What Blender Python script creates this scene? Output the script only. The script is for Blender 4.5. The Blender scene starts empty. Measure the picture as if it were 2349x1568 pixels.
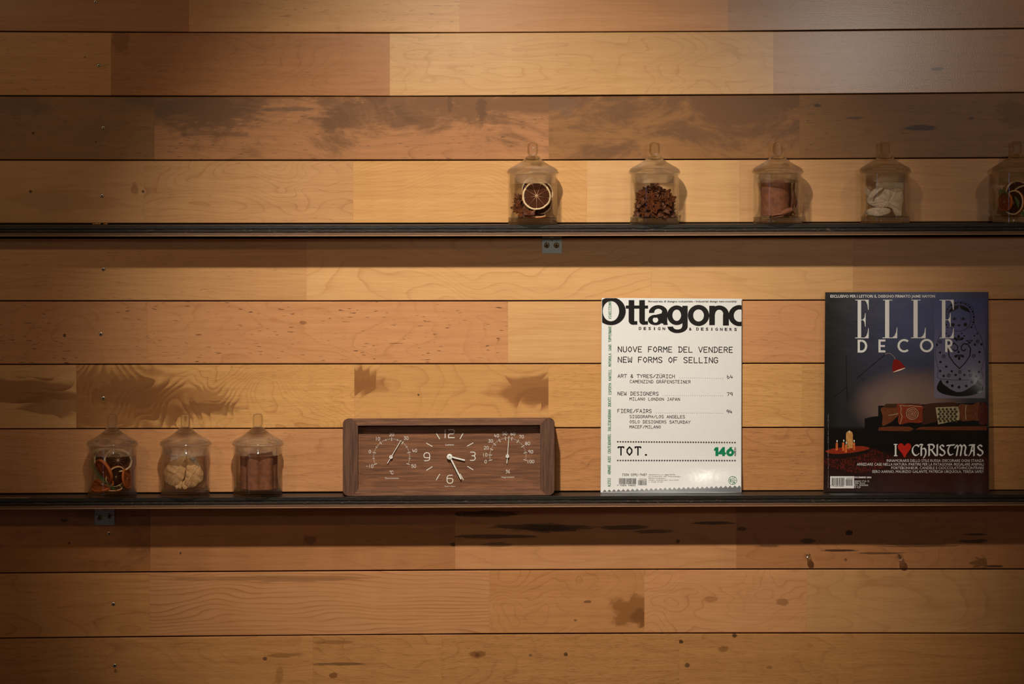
import bpy, math, random
from mathutils import Vector, Matrix, Quaternion
from mathutils.geometry import tessellate_polygon

# ------------------------------------------------------------------ frame of reference
# 1 unit of "u" = 0.67 mm on the wall plane; F = camera distance in u, HOR = eye height in u (from the top of the picture)
S, F, CX, CY, HOR, Z0 = 0.00067, 8500.0, 1174.5, 784.0, 345.0, 1.45
R = math.radians
scene = bpy.context.scene
col = scene.collection

def W(px, py, d=0.0):
    k = (F - d) / F
    return Vector(((px - CX) * k * S, -d * S, ((HOR - py) * k + CY - HOR) * S + Z0))

# ------------------------------------------------------------------ camera
cam = bpy.data.cameras.new('camera'); cam_ob = bpy.data.objects.new('camera', cam); col.objects.link(cam_ob)
cam.sensor_width = 36.0; cam.lens = F / 2349 * 36.0
cam.shift_y = -(CY - HOR) / 2349.0
cam_ob.location = (0, -F * S, (CY - HOR) * S + Z0); cam_ob.rotation_euler = (R(90), 0, 0)
cam.clip_start = 0.05; cam.clip_end = 60
scene.camera = cam_ob
# ------------------------------------------------------------------ world and lamps
world = bpy.data.worlds.new('room_dusk'); scene.world = world; world.use_nodes = True
bg = world.node_tree.nodes['Background']
bg.inputs[0].default_value = (1.0, 0.52, 0.17, 1); bg.inputs[1].default_value = 0.041

def spot(name, px, py, d, tx, ty, power, color, size, blend, radius):
    l = bpy.data.lights.new(name, 'SPOT'); o = bpy.data.objects.new(name, l); col.objects.link(o)
    p = Vector(((px - CX) * S, -d * S, (CY - py) * S + Z0)); t = W(tx, ty, 0)
    o.location = p; o.rotation_euler = (t - p).to_track_quat('-Z', 'Y').to_euler()
    l.energy = power; l.color = color; l.spot_size = R(size); l.spot_blend = blend; l.shadow_soft_size = radius
    return o
# ceiling track spots above and in front of the shelves, two pendant lamps further back in the room, and an added fill lamp at left
spot('track_spot', 830, -1350, 2700, 1195, 930, 222, (1.0, 0.945, 0.87), 37.2, 1.0, 0.042)
spot('track_spot', 3300, -1300, 2600, 1950, 560, 17, (1.0, 0.84, 0.64), 42, 1.0, 0.042)
spot('pendant_or_fill_lamp', 975, -175, 5000, 1000, 450, 16, (1.0, 0.87, 0.68), 32, 1.0, 0.06)
spot('pendant_or_fill_lamp', -900, -700, 4000, 160, 560, 27, (1.0, 0.70, 0.38), 34, 1.0, 0.05)  # added fill, no known fixture: brightens the left end of the wall
spot('pendant_or_fill_lamp', 2390, -10, 5000, 1900, 260, 22, (1.0, 0.89, 0.77), 32, 1.0, 0.06)
wl = bpy.data.lights.new('far_window', 'AREA'); wo = bpy.data.objects.new('far_window', wl); col.objects.link(wo)
wl.shape = 'RECTANGLE'; wl.size = 0.14; wl.size_y = 1.7; wl.energy = 6.0; wl.color = (0.40, 0.58, 1.0)
wo.location = (-3.6, -4.2, 1.25); wo.rotation_euler = (Vector((0, 0, 1.25)) - wo.location).to_track_quat('-Z', 'Y').to_euler()
vs = scene.view_settings
vs.view_transform = 'Standard'; vs.look = 'None'; vs.gamma = 1.0; vs.use_curve_mapping = False; vs.exposure = 0.0
scene.cycles.transparent_max_bounces = 32
scene.cycles.max_bounces = 14; scene.cycles.transmission_bounces = 14

# ------------------------------------------------------------------ material helpers
def c(r, g, b, k=1.0):
    f = lambda v: (v / 12.92 if v <= .04045 else ((v + .055) / 1.055) ** 2.4) * k
    return (f(r / 255), f(g / 255), f(b / 255), 1.0)

class NT:
    """short hand for building node trees"""
    def __init__(s, name):
        s.m = bpy.data.materials.new(name); s.m.use_nodes = True
        s.t = s.m.node_tree; s.n = s.t.nodes; s.b = s.n['Principled BSDF']
    def put(s, sock, v):
        if isinstance(v, bpy.types.NodeSocket): s.t.links.new(v, sock)
        else: sock.default_value = v
    def math(s, op, a, b=0.0, cl=False):
        n = s.n.new('ShaderNodeMath'); n.operation = op; n.use_clamp = cl
        s.put(n.inputs[0], a); s.put(n.inputs[1], b); return n.outputs[0]
    def add(s, a, b): return s.math('ADD', a, b)
    def mul(s, a, b): return s.math('MULTIPLY', a, b)
    def vec(s, x, y, z):
        n = s.n.new('ShaderNodeCombineXYZ'); s.put(n.inputs[0], x); s.put(n.inputs[1], y); s.put(n.inputs[2], z); return n.outputs[0]
    def obj(s, k=1.0):
        n = s.n.new('ShaderNodeTexCoord'); v = s.n.new('ShaderNodeVectorMath'); v.operation = 'SCALE'
        s.t.links.new(n.outputs['Object'], v.inputs[0]); v.inputs['Scale'].default_value = k
        q = s.n.new('ShaderNodeSeparateXYZ'); s.t.links.new(v.outputs[0], q.inputs[0]); return q.outputs
    def uv(s):
        n = s.n.new('ShaderNodeTexCoord'); q = s.n.new('ShaderNodeSeparateXYZ')
        s.t.links.new(n.outputs['UV'], q.inputs[0]); return q.outputs
    def noise(s, v, scale=1.0, detail=2.0, rough=.5, dist=0.0):
        n = s.n.new('ShaderNodeTexNoise'); s.t.links.new(v, n.inputs['Vector'])
        n.inputs['Scale'].default_value = scale; n.inputs['Detail'].default_value = detail
        n.inputs['Roughness'].default_value = rough; n.inputs['Distortion'].default_value = dist
        return n.outputs['Fac']
    def ss(s, v, a, b, lo=0.0, hi=1.0):
        n = s.n.new('ShaderNodeMapRange'); n.interpolation_type = 'SMOOTHSTEP'
        s.put(n.inputs['Value'], v); n.inputs['From Min'].default_value = a; n.inputs['From Max'].default_value = b
        n.inputs['To Min'].default_value = lo; n.inputs['To Max'].default_value = hi; return n.outputs[0]
    def mix(s, f, a, b, mode='MIX'):
        n = s.n.new('ShaderNodeMix'); n.data_type = 'RGBA'; n.blend_type = mode
        s.put(n.inputs[0], f); s.put(n.inputs[6], a); s.put(n.inputs[7], b); return n.outputs[2]
    def bump(s, h, strength, dist=0.001):
        n = s.n.new('ShaderNodeBump'); s.put(n.inputs['Height'], h)
        n.inputs['Strength'].default_value = strength; n.inputs['Distance'].default_value = dist
        s.t.links.new(n.outputs[0], s.b.inputs['Normal'])
    def set(s, **k):
        for a, v in k.items(): s.put(s.b.inputs[a.replace('_', ' ')], v)
        return s.m

def plain(name, color, rough=.5, metal=0.0, var=.12, scale=400.0, bump=0.0, spec=.5):
    """single colour with slight procedural mottling"""
    t = NT(name); o = t.obj(1.0); v = t.vec(o[0], o[1], o[2])
    n = t.noise(v, scale, 3.0)
    d = tuple(x * (1 - 2 * var) for x in color[:3]) + (1,); l = tuple(min(1, x * (1 + var)) for x in color[:3]) + (1,)
    t.set(Base_Color=t.mix(n, d, l), Roughness=rough, Metallic=metal, Specular_IOR_Level=spec)
    if bump: t.bump(n, bump, .0006)
    return t.m

def ink(name, color, rough=.35):
    t = NT(name); t.set(Base_Color=color, Roughness=rough, Specular_IOR_Level=.4); return t.m

U = 1 / (100 * S)      # metres -> hundreds of u
def wood(name, light, dark, seed, rings=(.22, .9, 5, 1.5), line=.45, fleck=0.0, pore=0.0, fine=.62, curl=.22,
         blotch=None, spots=(), centre=(0, 0), rough=.215, linepow=9.0, coat=.5, fleckcol=None):
    """plank timber: contour-line growth rings, fine grain, flecks, pores, curl, stains and knots"""
    t = NT(name); o = t.obj(U); x, z = o[0], o[2]; sd = seed * 7.31
    fx, fz, N, M = rings
    n1 = t.noise(t.vec(t.add(t.mul(x, fx * .8), sd), sd, t.mul(z, fz)), 1.0, 2.2, .38, .35)
    jit = t.noise(t.vec(t.mul(x, 1.3), sd + 3, t.mul(z, 6.0)), 1.0, 2.0)
    h = t.add(t.add(t.mul(n1, N * 2.3), t.mul(z, M * 2.0)), t.mul(jit, .30))
    fr = t.math('FRACT', h)
    ln = t.mul(t.math('POWER', fr, linepow), t.ss(t.math('FRACT', h), 1.0, .93))
    vary = t.noise(t.vec(t.mul(x, .5), sd + 9, t.mul(z, 1.6)), 1.0, 2.0)
    ln = t.mul(ln, t.ss(vary, .25, .7, .25, 1.0))
    soft = t.mul(t.math('PINGPONG', t.mul(h, .37), .5), .18 * line)
    fg = t.noise(t.vec(t.mul(x, 1.6), sd + 1, t.mul(z, 42.0)), 1.0, 3.0, .6)
    fg2 = t.noise(t.vec(t.mul(x, .35), sd + 2, t.mul(z, 9.0)), 1.0, 3.0, .6)
    cu = t.noise(t.vec(t.mul(x, 2.2), sd + 4, t.mul(z, .55)), 1.0, 2.0, .5)
    f = t.add(t.mul(ln, line * 1.5), soft)
    f = t.add(f, t.mul(t.add(fg, -.5), fine)); f = t.add(f, t.mul(t.add(fg2, -.5), fine * 1.1)); f = t.add(f, t.mul(t.add(cu, -.5), curl))
    f = t.math('ADD', f, .18, True)
    co = t.mix(f, light, dark)
    deep = fleckcol or tuple(v * .38 for v in dark[:3]) + (1,)
    if fleck:
        a = t.noise(t.vec(t.mul(x, 4.2), sd + 5, t.mul(z, 30.0)), 1.0, 1.0, .5)
        p = t.noise(t.vec(t.mul(x, .7), sd + 6, t.mul(z, 2.2)), 1.0, 2.0)
        co = t.mix(t.mul(t.mul(t.ss(a, .655, .72), t.ss(p, .35, .6)), fleck), co, deep)
    if pore:
        a = t.noise(t.vec(t.mul(x, 5.0), sd + 7, t.mul(z, 66.0)), 1.0, 2.0, .6, .2)
        co = t.mix(t.mul(t.ss(a, .54, .70), pore * .62), co, deep)
    if blotch:      # (colour, amount, threshold, fx, fz, top-weight) irregular stain left on the surface
        bc, am, th, bx, bz, tw = blotch
        a = t.noise(t.vec(t.mul(x, bx), sd + 8, t.mul(z, bz)), 1.0, 9.0, .72, .5)
        a = t.add(a, t.mul(z, tw))
        co = t.mix(t.mul(t.ss(a, th - .04, th + .14), am), co, bc)
    for (px, py, rx, rz, sc_, am, wp) in spots:
        dx = t.mul(t.add(x, -(px - centre[0]) / 100), 100 / rx); dz = t.mul(t.add(z, -(centre[1] - py) / 100), 100 / rz)
        dd = t.math('SQRT', t.add(t.mul(dx, dx), t.mul(dz, dz)))
        nn = t.noise(t.vec(t.mul(x, 110 / rx), px * .01, t.mul(z, 110 / rz)), 1.0, 6.0, .70, .4)
        dd = t.add(t.add(dd, t.mul(t.add(nn, -.5), wp * 1.9)), t.mul(t.add(fr, -.5), .42 if rz > 12 else .15))      # edges follow the growth rings
        co = t.mix(t.mul(t.ss(dd, 1.04, .70), am), co, sc_)
    t.set(Base_Color=co, Roughness=rough, Specular_IOR_Level=.42)
    mic = t.noise(t.vec(t.mul(x, 30.0), 0.0, t.mul(z, 42.0)), 1.0, 2.0)
    t.bump(t.add(t.mul(mic, .8), t.mul(fg, .5)), .085, .0006)
    return t.m

# ------------------------------------------------------------------ mesh helpers
class MB:
    """collects faces in world metres and builds one mesh object"""
    def __init__(s): s.v = []; s.f = []; s.mi = []; s.uvs = None
    def face(s, pts, mi=0):
        i = len(s.v); s.v += [Vector(p) for p in pts]; s.f.append(tuple(range(i, i + len(pts)))); s.mi.append(mi)
    def mesh(s, pts, faces, mi=0):
        i = len(s.v); s.v += [Vector(p) for p in pts]
        for f in faces: s.f.append(tuple(i + k for k in f)); s.mi.append(mi)
    def grid(s, rows, closed=False, mi=0, capA=False, capB=False):
        n = len(rows[0]); i = len(s.v)
        for r in rows: s.v += [Vector(p) for p in r]
        for a in range(len(rows) - 1):
            for b in range(n if closed else n - 1):
                q = (b + 1) % n
                s.f.append((i + a * n + b, i + a * n + q, i + (a + 1) * n + q, i + (a + 1) * n + b)); s.mi.append(mi)
        if capA: s.f.append(tuple(i + b for b in range(n))[::-1]); s.mi.append(mi)
        if capB: s.f.append(tuple(i + (len(rows) - 1) * n + b for b in range(n))); s.mi.append(mi)
    def box(s, a, b, mi=0):
        (x0, y0, z0), (x1, y1, z1) = a, b
        s.mesh([(x0, y0, z0), (x1, y0, z0), (x1, y1, z0), (x0, y1, z0), (x0, y0, z1), (x1, y0, z1), (x1, y1, z1), (x0, y1, z1)],
               [(0, 3, 2, 1), (4, 5, 6, 7), (0, 1, 5, 4), (1, 2, 6, 5), (2, 3, 7, 6), (3, 0, 4, 7)], mi)
    def lathe(s, prof, n=48, origin=(0, 0, 0), M=None, mi=0):
        rows = []; o = Vector(origin)
        for r, z in prof:
            ring = []
            for k in range(n):
                a = 2 * math.pi * k / n; p = Vector((r * math.cos(a), r * math.sin(a), z))
                ring.append(o + ((M @ p) if M else p))
            rows.append(ring)
        s.grid(rows, True, mi)
    def tube(s, pts, rad, n=8, mi=0):
        rows = []; pts = [Vector(p) for p in pts]
        for i, p in enumerate(pts):
            t = (pts[min(i + 1, len(pts) - 1)] - pts[max(i - 1, 0)]).normalized()
            q = t.to_track_quat('Z', 'Y'); r = rad[i] if isinstance(rad, (list, tuple)) else rad
            rows.append([p + q @ Vector((r * math.cos(2 * math.pi * k / n), r * math.sin(2 * math.pi * k / n), 0)) for k in range(n)])
        s.grid(rows, True, mi, True, True)
    def build(s, name, mats, parent=None, origin=None, smooth=False, weld=False, sharp=None):
        o_ = Vector(origin) if origin is not None else (parent_origin(parent) if parent else Vector((0, 0, 0)))
        me = bpy.data.meshes.new(name)
        me.from_pydata([tuple(p - o_) for p in s.v], [], s.f)
        for m in (mats if isinstance(mats, (list, tuple)) else [mats]): me.materials.append(m)
        me.polygons.foreach_set('material_index', s.mi)
        if s.uvs:
            l = me.uv_layers.new(name='UVMap')
            for lp in me.loops: l.data[lp.index].uv = s.uvs[lp.vertex_index]
        me.update()
        fixn(me)
        if smooth:
            me.polygons.foreach_set('use_smooth', [True] * len(me.polygons))
            if sharp: me.set_sharp_from_angle(angle=R(sharp))
        ob = bpy.data.objects.new(name, me); col.objects.link(ob)
        if parent: ob.parent = parent
        else: ob.location = o_
        return ob

import bmesh
def fixn(me):
    bm = bmesh.new(); bm.from_mesh(me); bmesh.ops.recalc_face_normals(bm, faces=bm.faces); bm.to_mesh(me); bm.free()

ORI = {}
def parent_origin(p):
    o = Vector((0, 0, 0))
    while p: o = o + p.location; p = p.parent
    return o
def tag(o, label=None, cat=None, group=None, kind=None):
    if label: o['label'] = label
    if cat: o['category'] = cat
    if group: o['group'] = group
    if kind: o['kind'] = kind
    return o
def thing(name, loc, label, cat, group=None):
    o = bpy.data.objects.new(name, None); o.empty_display_size = .01; col.objects.link(o); o.location = loc
    return tag(o, label, cat, group)
def copy_tree(o, parent=None):
    k = o.copy(); col.objects.link(k)
    k.parent = parent
    for ch in list(o.children): copy_tree(ch, k)
    return k

def quad3(vals, x):     # quadratic through x = 0, 1174.5, 2349
    a, b, e = vals; t = x / 2349.0
    return a * (1 - t) * (1 - 2 * t) + b * 4 * t * (1 - t) + e * t * (2 * t - 1)
def lin3(vals, x):
    a, b, e = vals
    return quad3(vals, min(max(x, -60), 2410)) + (0 if -60 <= x <= 2410 else ((x + 60) * (b - a) / 1174.5 * .6 if x < 0 else (x - 2410) * (e - b) / 1174.5 * .6))

# ------------------------------------------------------------------ the plank wall
BND = [(-76, -72.5, -83), (71.5, 75, 64), (219, 220.5, 211), (366.5, 367.3, 361), (512.5, 512, 508.6),
       (546, 545, 541.5), (689.5, 690, 686.5), (835.5, 834, 832.5), (983.5, 981.3, 979.5), (1132.5, 1127, 1124.5),
       (1164, 1158, 1155.5), (1314.5, 1306.5, 1305), (1464, 1453, 1452.5), (1613, 1600, 1600)]
ROWS = [(0, 1), (1, 2), (2, 3), (3, 4), (5, 6), (6, 7), (7, 8), (8, 9), (10, 11), (11, 12), (12, 13)]
wall = MB()
wall.box((W(-1400, 0, 0).x, 13 * S, W(0, 1920).z), (W(3750, 0).x, 40 * S, W(0, -380).z))
wall_back = wall.build('wall_back', plain('backing_board', c(40, 24, 12), .9, 0, .2, 60), origin=W(1174, 784))
tag(wall_back, 'wall clad with horizontal honey-coloured hardwood planks behind both shelves', 'wall', kind='structure')

LT = lambda r, g, b: c(r, g, b)
PAL = {  # light / dark timber pairs
 'maple': (c(211, 156, 98), c(168, 110, 60)), 'pale': (c(217, 166, 106), c(180, 124, 70)), 'pink': (c(208, 147, 94), c(166, 104, 58)),
 'rose': (c(188, 126, 76), c(144, 88, 46)), 'gold': (c(215, 159, 92), c(170, 110, 54)), 'brown': (c(168, 109, 58), c(122, 72, 33)), 'ruddy': (c(204, 141, 84), c(154, 95, 48)),
 'brown2': (c(158, 105, 50), c(114, 71, 27)), 'tawny': (c(178, 119, 69), c(132, 83, 42)), 'dark': (c(146, 97, 42), c(102, 63, 22)), 'oak': (c(199, 140, 80), c(148, 92, 45)), 'grey': (c(188, 138, 98), c(150, 102, 66))}
BLK = c(46, 29, 16); HEART = c(118, 70, 30); HEART2 = c(140, 86, 40); STN = c(96, 58, 22)
# (row, x0, x1, palette, options)
PL = [
 (0, -300, 433, 'rose', dict(rings=(.15, .7, 4, 1), line=.25)),
 (0, 433, 1054, 'maple', dict(rings=(.3, .8, 5, 1), line=.3, fleck=.4)),
 (0, 1054, 1670, 'pink', dict(rings=(.12, .8, 5, 2), line=.25)),
 (0, 1670, 2700, 'grey', dict(rings=(.12, .6, 3, 2), line=.2, fleck=.5)),
 (1, -350, 255, 'maple', dict(rings=(.2, .8, 4, 1), line=.25, fleck=.4)),
 (1, 255, 894, 'rose', dict(rings=(.34, .75, 10, .6), line=.42, fleck=.3, spots=[(258 + 20, 95, 22, 30, HEART, .5, 1.2)])),
 (1, 894, 1774, 'pale', dict(rings=(.33, .95, 9, .4), line=.5, fleck=.25)),
 (1, 1774, 2800, 'grey', dict(rings=(.14, .6, 4, 1), line=.2, fleck=.5, spots=[(2150, 158, 16, 5, c(80, 62, 66), .8, .8)])),
 (2, -260, 354, 'dark', dict(rings=(.3, 1, 5, 1), line=.35, fleck=.5, blotch=(STN, .65, .52, .5, 1.0, .1))),
 (2, 354, 1259, 'tawny', dict(rings=(.22, .8, 6, 2), line=.5, fleck=.7, blotch=(c(108, 67, 28), .8, .46, .55, 1.1, .16),
   spots=[(660, 250, 60, 6, c(90, 62, 36), .6, 1.2), (1032, 240, 8, 20, STN, .6, .9), (1105, 252, 14, 28, STN, .7, 1.1), (480, 255, 110, 60, STN, .6, 1.5), (850, 262, 130, 40, STN, .55, 1.6)])),
 (2, 1259, 1834, 'brown2', dict(rings=(.2, .7, 4, 1), line=.25, fleck=.3, blotch=(c(106, 66, 28), .85, .45, .6, 1.2, .10), spots=[(1290, 240, 45, 26, c(120, 84, 56), .5, 1.3)])),
 (2, 1834, 2650, 'dark', dict(rings=(.28, .8, 5, 1), line=.3, fleck=.6, spots=[(2112, 293, 42, 7, BLK, .85, .9), (1875, 242, 9, 4, BLK, .8, .6), (1960, 271, 20, 4, BLK, .6, .9), (2228, 271, 8, 4, BLK, .7, .6), (2330, 262, 40, 40, STN, .5, 1.4)])),
 (3, -330, 330, 'maple', dict(rings=(.2, .8, 3, .6), line=.2, spots=[(309, 432, 9, 14, c(150, 100, 50), .7, .5), (150, 460, 120, 30, c(178, 122, 66), .5, 1.4)])),
 (3, 330, 810, 'maple', dict(rings=(.42, .8, 11, 1.5), line=.55, fleck=.3)),
 (3, 810, 1346, 'gold', dict(rings=(.34, .42, 15, 4.5), line=.45)),
 (3, 1346, 1696, 'pale', dict(rings=(.15, .6, 3, 2), line=.22, curl=.4)),
 (3, 1696, 2700, 'maple', dict(rings=(.12, .6, 4, 3), line=.25)),
 (4, -240, 703, 'maple', dict(rings=(.14, .7, 5, 2.5), line=.3, fleck=.3)),
 (4, 703, 1494, 'pale', dict(rings=(.38, .55, 8, 1), line=.55)),
 (4, 1494, 1957, 'pale', dict(rings=(.2, .6, 4, 2), line=.3)),
 (4, 1957, 2760, 'maple', dict(rings=(.2, .6, 4, 2), line=.25)),
 (5, -300, 338, 'pink', dict(rings=(.6, .9, 8, .5), line=.4, fleck=.95)),
 (5, 338, 1165, 'pink', dict(rings=(.4, .8, 6, .6), line=.4, fleck=1.0, spots=[(695, 740, 9, 5, HEART, .6, .6), (627, 733, 11, 6, c(190, 120, 66), .5, .4)])),
 (5, 1165, 1540, 'pale', dict(rings=(.15, .7, 4, 2), line=.3)),
 (5, 1540, 2050, 'pink', dict(rings=(.5, .7, 7, .6), line=.4, fleck=.3)),
 (5, 2050, 2700, 'pink', dict(rings=(.2, .7, 4, 1), line=.3, fleck=.5)),
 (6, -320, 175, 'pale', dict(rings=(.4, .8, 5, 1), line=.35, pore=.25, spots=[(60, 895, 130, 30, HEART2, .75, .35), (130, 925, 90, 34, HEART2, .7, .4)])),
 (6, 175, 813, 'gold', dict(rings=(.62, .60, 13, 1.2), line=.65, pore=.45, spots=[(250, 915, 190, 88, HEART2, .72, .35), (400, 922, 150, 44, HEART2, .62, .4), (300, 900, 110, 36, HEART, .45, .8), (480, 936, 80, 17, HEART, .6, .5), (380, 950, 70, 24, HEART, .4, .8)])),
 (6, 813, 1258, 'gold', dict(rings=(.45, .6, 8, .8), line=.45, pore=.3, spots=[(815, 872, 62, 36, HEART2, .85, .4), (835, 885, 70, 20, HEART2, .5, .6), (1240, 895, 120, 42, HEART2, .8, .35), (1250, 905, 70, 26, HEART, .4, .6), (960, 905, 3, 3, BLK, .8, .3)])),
 (6, 1258, 1840, 'gold', dict(rings=(.18, .6, 5, 2), line=.35, pore=.55)),
 (6, 1840, 2700, 'gold', dict(rings=(.18, .6, 5, 2), line=.35, pore=.55)),
 (7, -300, 560, 'pink', dict(rings=(.18, .8, 6, 3), line=.45, pore=.5)),
 (7, 560, 1010, 'pink', dict(rings=(.2, .8, 5, 2), line=.4, pore=.5, spots=[(490, 1118, 6, 6, HEART, .6, .6)])),
 (7, 1010, 2080, 'ruddy', dict(rings=(.25, .9, 6, 2), line=.5, pore=.65)),
 (7, 2080, 2700, 'oak', dict(rings=(.3, .7, 6, 2), line=.4, pore=.6)),
 (8, -280, 345, 'brown', dict(rings=(.2, .7, 4, 1), line=.3, blotch=(c(96, 56, 26), .5, .5, .5, 1.0, .1), spots=[(147, 1193, 11, 4, BLK, .7, .6)])),
 (8, 345, 1044, 'rose', dict(rings=(.2, .7, 5, 1), line=.3, curl=.5, fleck=.2, spots=[(710, 1238, 18, 12, HEART, .7, 1.0), (1040, 1248, 9, 5, BLK, .8, .6), (414, 1268, 3, 3, BLK, .7, .3)])),
 (8, 1044, 1689, 'pink', dict(rings=(.2, .7, 5, 1), line=.35, curl=.4, spots=[(1110, 1178, 90, 9, BLK, .8, .9), (1250, 1209, 130, 9, BLK, .75, 1.1), (1255, 1211, 60, 12, BLK, .6, 1.0), (1130, 1230, 110, 5, BLK, .75, 1.0), (1430, 1209, 60, 6, BLK, .75, 1.0), (1500, 1218, 50, 5, BLK, .7, 1.3), (1640, 1199, 50, 4, BLK, .8, 1.0), (1555, 1241, 5, 5, BLK, .7, .5), (1140, 1248, 40, 5, BLK, .5, 1.0)])),
 (8, 1689, 2264, 'rose', dict(rings=(.35, .7, 7, .6), line=.4, spots=[(1948, 1221, 9, 7, BLK, .95, .5), (1855, 1240, 22, 6, BLK, .7, 1.2), (1925, 1262, 45, 3, BLK, .9, .9), (2015, 1268, 55, 3, BLK, .7, .9), (2110, 1250, 90, 5, BLK, .6, 1.2), (1700, 1212, 14, 5, BLK, .7, .8), (2235, 1240, 40, 5, BLK, .75, 1.2), (2250, 1292, 26, 14, STN, .7, 1.2), (1940, 1283, 4, 4, BLK, .6, .5), (1760, 1252, 30, 4, BLK, .55, 1.1), (2240, 1225, 30, 2.5, BLK, .8, .9)])),
 (8, 2264, 2750, 'rose', dict(rings=(.2, .7, 4, 1), line=.3, spots=[(2282, 1298, 22, 3, BLK, .8, .8)])),
 (9, -300, 343, 'oak', dict(rings=(.34, .6, 8, 1.5), line=.5)),
 (9, 343, 1123, 'pink', dict(rings=(.26, .62, 7, 5), line=.75, linepow=5, spots=[(640, 1326, 220, 7, c(120, 76, 40), .5, 1.8)])),
 (9, 1123, 1478, 'ruddy', dict(rings=(.75, .5, 11, .5), line=.5, spots=[(1452, 1400, 60, 36, HEART2, .8, .8), (1470, 1415, 24, 22, HEART, .7, .9), (1348, 1379, 10, 4, BLK, .6, .8), (1320, 1422, 4, 3, BLK, .6, .5)])),
 (9, 1478, 1850, 'pink', dict(rings=(.6, .9, 9, 1.2), line=.6, spots=[(1630, 1373, 18, 8, HEART2, .5, .7), (1795, 1380, 16, 9, HEART, .5, .9)])),
 (9, 1850, 2750, 'maple', dict(rings=(.3, .6, 6, .6), line=.4)),
 (10, -350, 243, 'oak', dict(rings=(.15, .7, 4, 3), line=.35, pore=.5)),
 (10, 243, 718, 'oak', dict(rings=(.35, .8, 7, 1), line=.4, pore=.4, spots=[(608, 1510, 6, 5, BLK, .7, .6), (650, 1502, 45, 6, HEART, .6, .9), (265, 1538, 4, 5, BLK, .6, .5), (640, 1550, 10, 30, HEART, .4, 1.2)])),
 (10, 718, 1014, 'oak', dict(rings=(.3, .8, 8, 2.5), line=.5, pore=.55, spots=[(780, 1522, 75, 4, BLK, .6, 1.1), (765, 1548, 10, 7, HEART, .8, .7), (770, 1472, 50, 5, HEART, .5, 1.0)])),
 (10, 1014, 1558, 'oak', dict(rings=(.3, .8, 7, 2), line=.4, pore=.7, spots=[(1095, 1500, 20, 9, HEART, .7, .8), (1095, 1501, 6, 5, STN, .7, .5), (1298, 1500, 5, 5, BLK, .8, .5), (1217, 1502, 5, 4, BLK, .5, .5)])),
 (10, 1558, 1957, 'oak', dict(rings=(.35, .7, 7, 1), line=.45, pore=.5, spots=[(1562, 1471, 6, 5, BLK, .85, .5), (1685, 1457, 6, 5, BLK, .8, .5), (1577, 1525, 7, 6, BLK, .7, .6), (1660, 1488, 14, 8, HEART, .6, .9), (1765, 1530, 8, 4, BLK, .4, .6)])),
 (10, 1957, 2750, 'oak', dict(rings=(.15, .6, 4, 3), line=.3, pore=.4)),
]
random.seed(11)
PLANKS = []
def make_plank(yt, yb, x0, x1, mat, cen, proud, vg=1.25, hg=.03):
    """bevelled board between boundary functions yt / yb, front face at the wall plane"""
    mb = MB(); T = 12 * S; bv = 1.3
    def corner(x, y, d): return W(x, y, 0) + Vector((0, -d * S, 0))
    x0 += hg; x1 -= hg
    tl, tr = yt(x0) + vg, yt(x1) + vg; bl, br = yb(x0) - vg, yb(x1) - vg
    out = [(x0, tl), (x1, tr), (x1, br), (x0, bl)]
    inn = [(x0 + .03, tl + bv), (x1 - .03, tr + bv), (x1 - .03, br - bv), (x0 + .03, bl - bv)]
    A = [corner(x, y, proud) for x, y in inn]; B = [corner(x, y, proud - bv) for x, y in out]; C = [corner(x, y, -12) for x, y in out]
    mb.mesh(A + B + C, [(0, 1, 2, 3)] + [(4 + i, 4 + (i + 1) % 4, (i + 1) % 4, i) for i in range(4)] +
            [(8 + i, 8 + (i + 1) % 4, 4 + (i + 1) % 4, 4 + i) for i in range(4)] + [(11, 10, 9, 8)])
    ob = mb.build('plank', mat, None, origin=W(*cen))
    loc = W(*cen); ob.parent = wall_back; ob.location = loc - wall_back.location
    return ob
for i, (row, x0, x1, pal, op) in enumerate(PL):
    a, b = ROWS[row]
    yt = lambda x, a=a: lin3(BND[a], x); yb = lambda x, b=b: lin3(BND[b], x)
    cen = ((x0 + x1) / 2, (yt((x0 + x1) / 2) + yb((x0 + x1) / 2)) / 2)
    l, d = PAL[pal]
    j = 1 + random.uniform(-.06, .06)
    l = tuple(v * j for v in l[:3]) + (1,); d = tuple(v * j for v in d[:3]) + (1,)
    m = wood('plank_timber', l, d, i + 1, centre=cen, rough=.215 if row < 2 else .40, **op)     # the top courses are more polished
    PLANKS.append((row, x0, x1, make_plank(yt, yb, x0, x1, m, cen, random.uniform(-.25, .2)), yt, yb))
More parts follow.
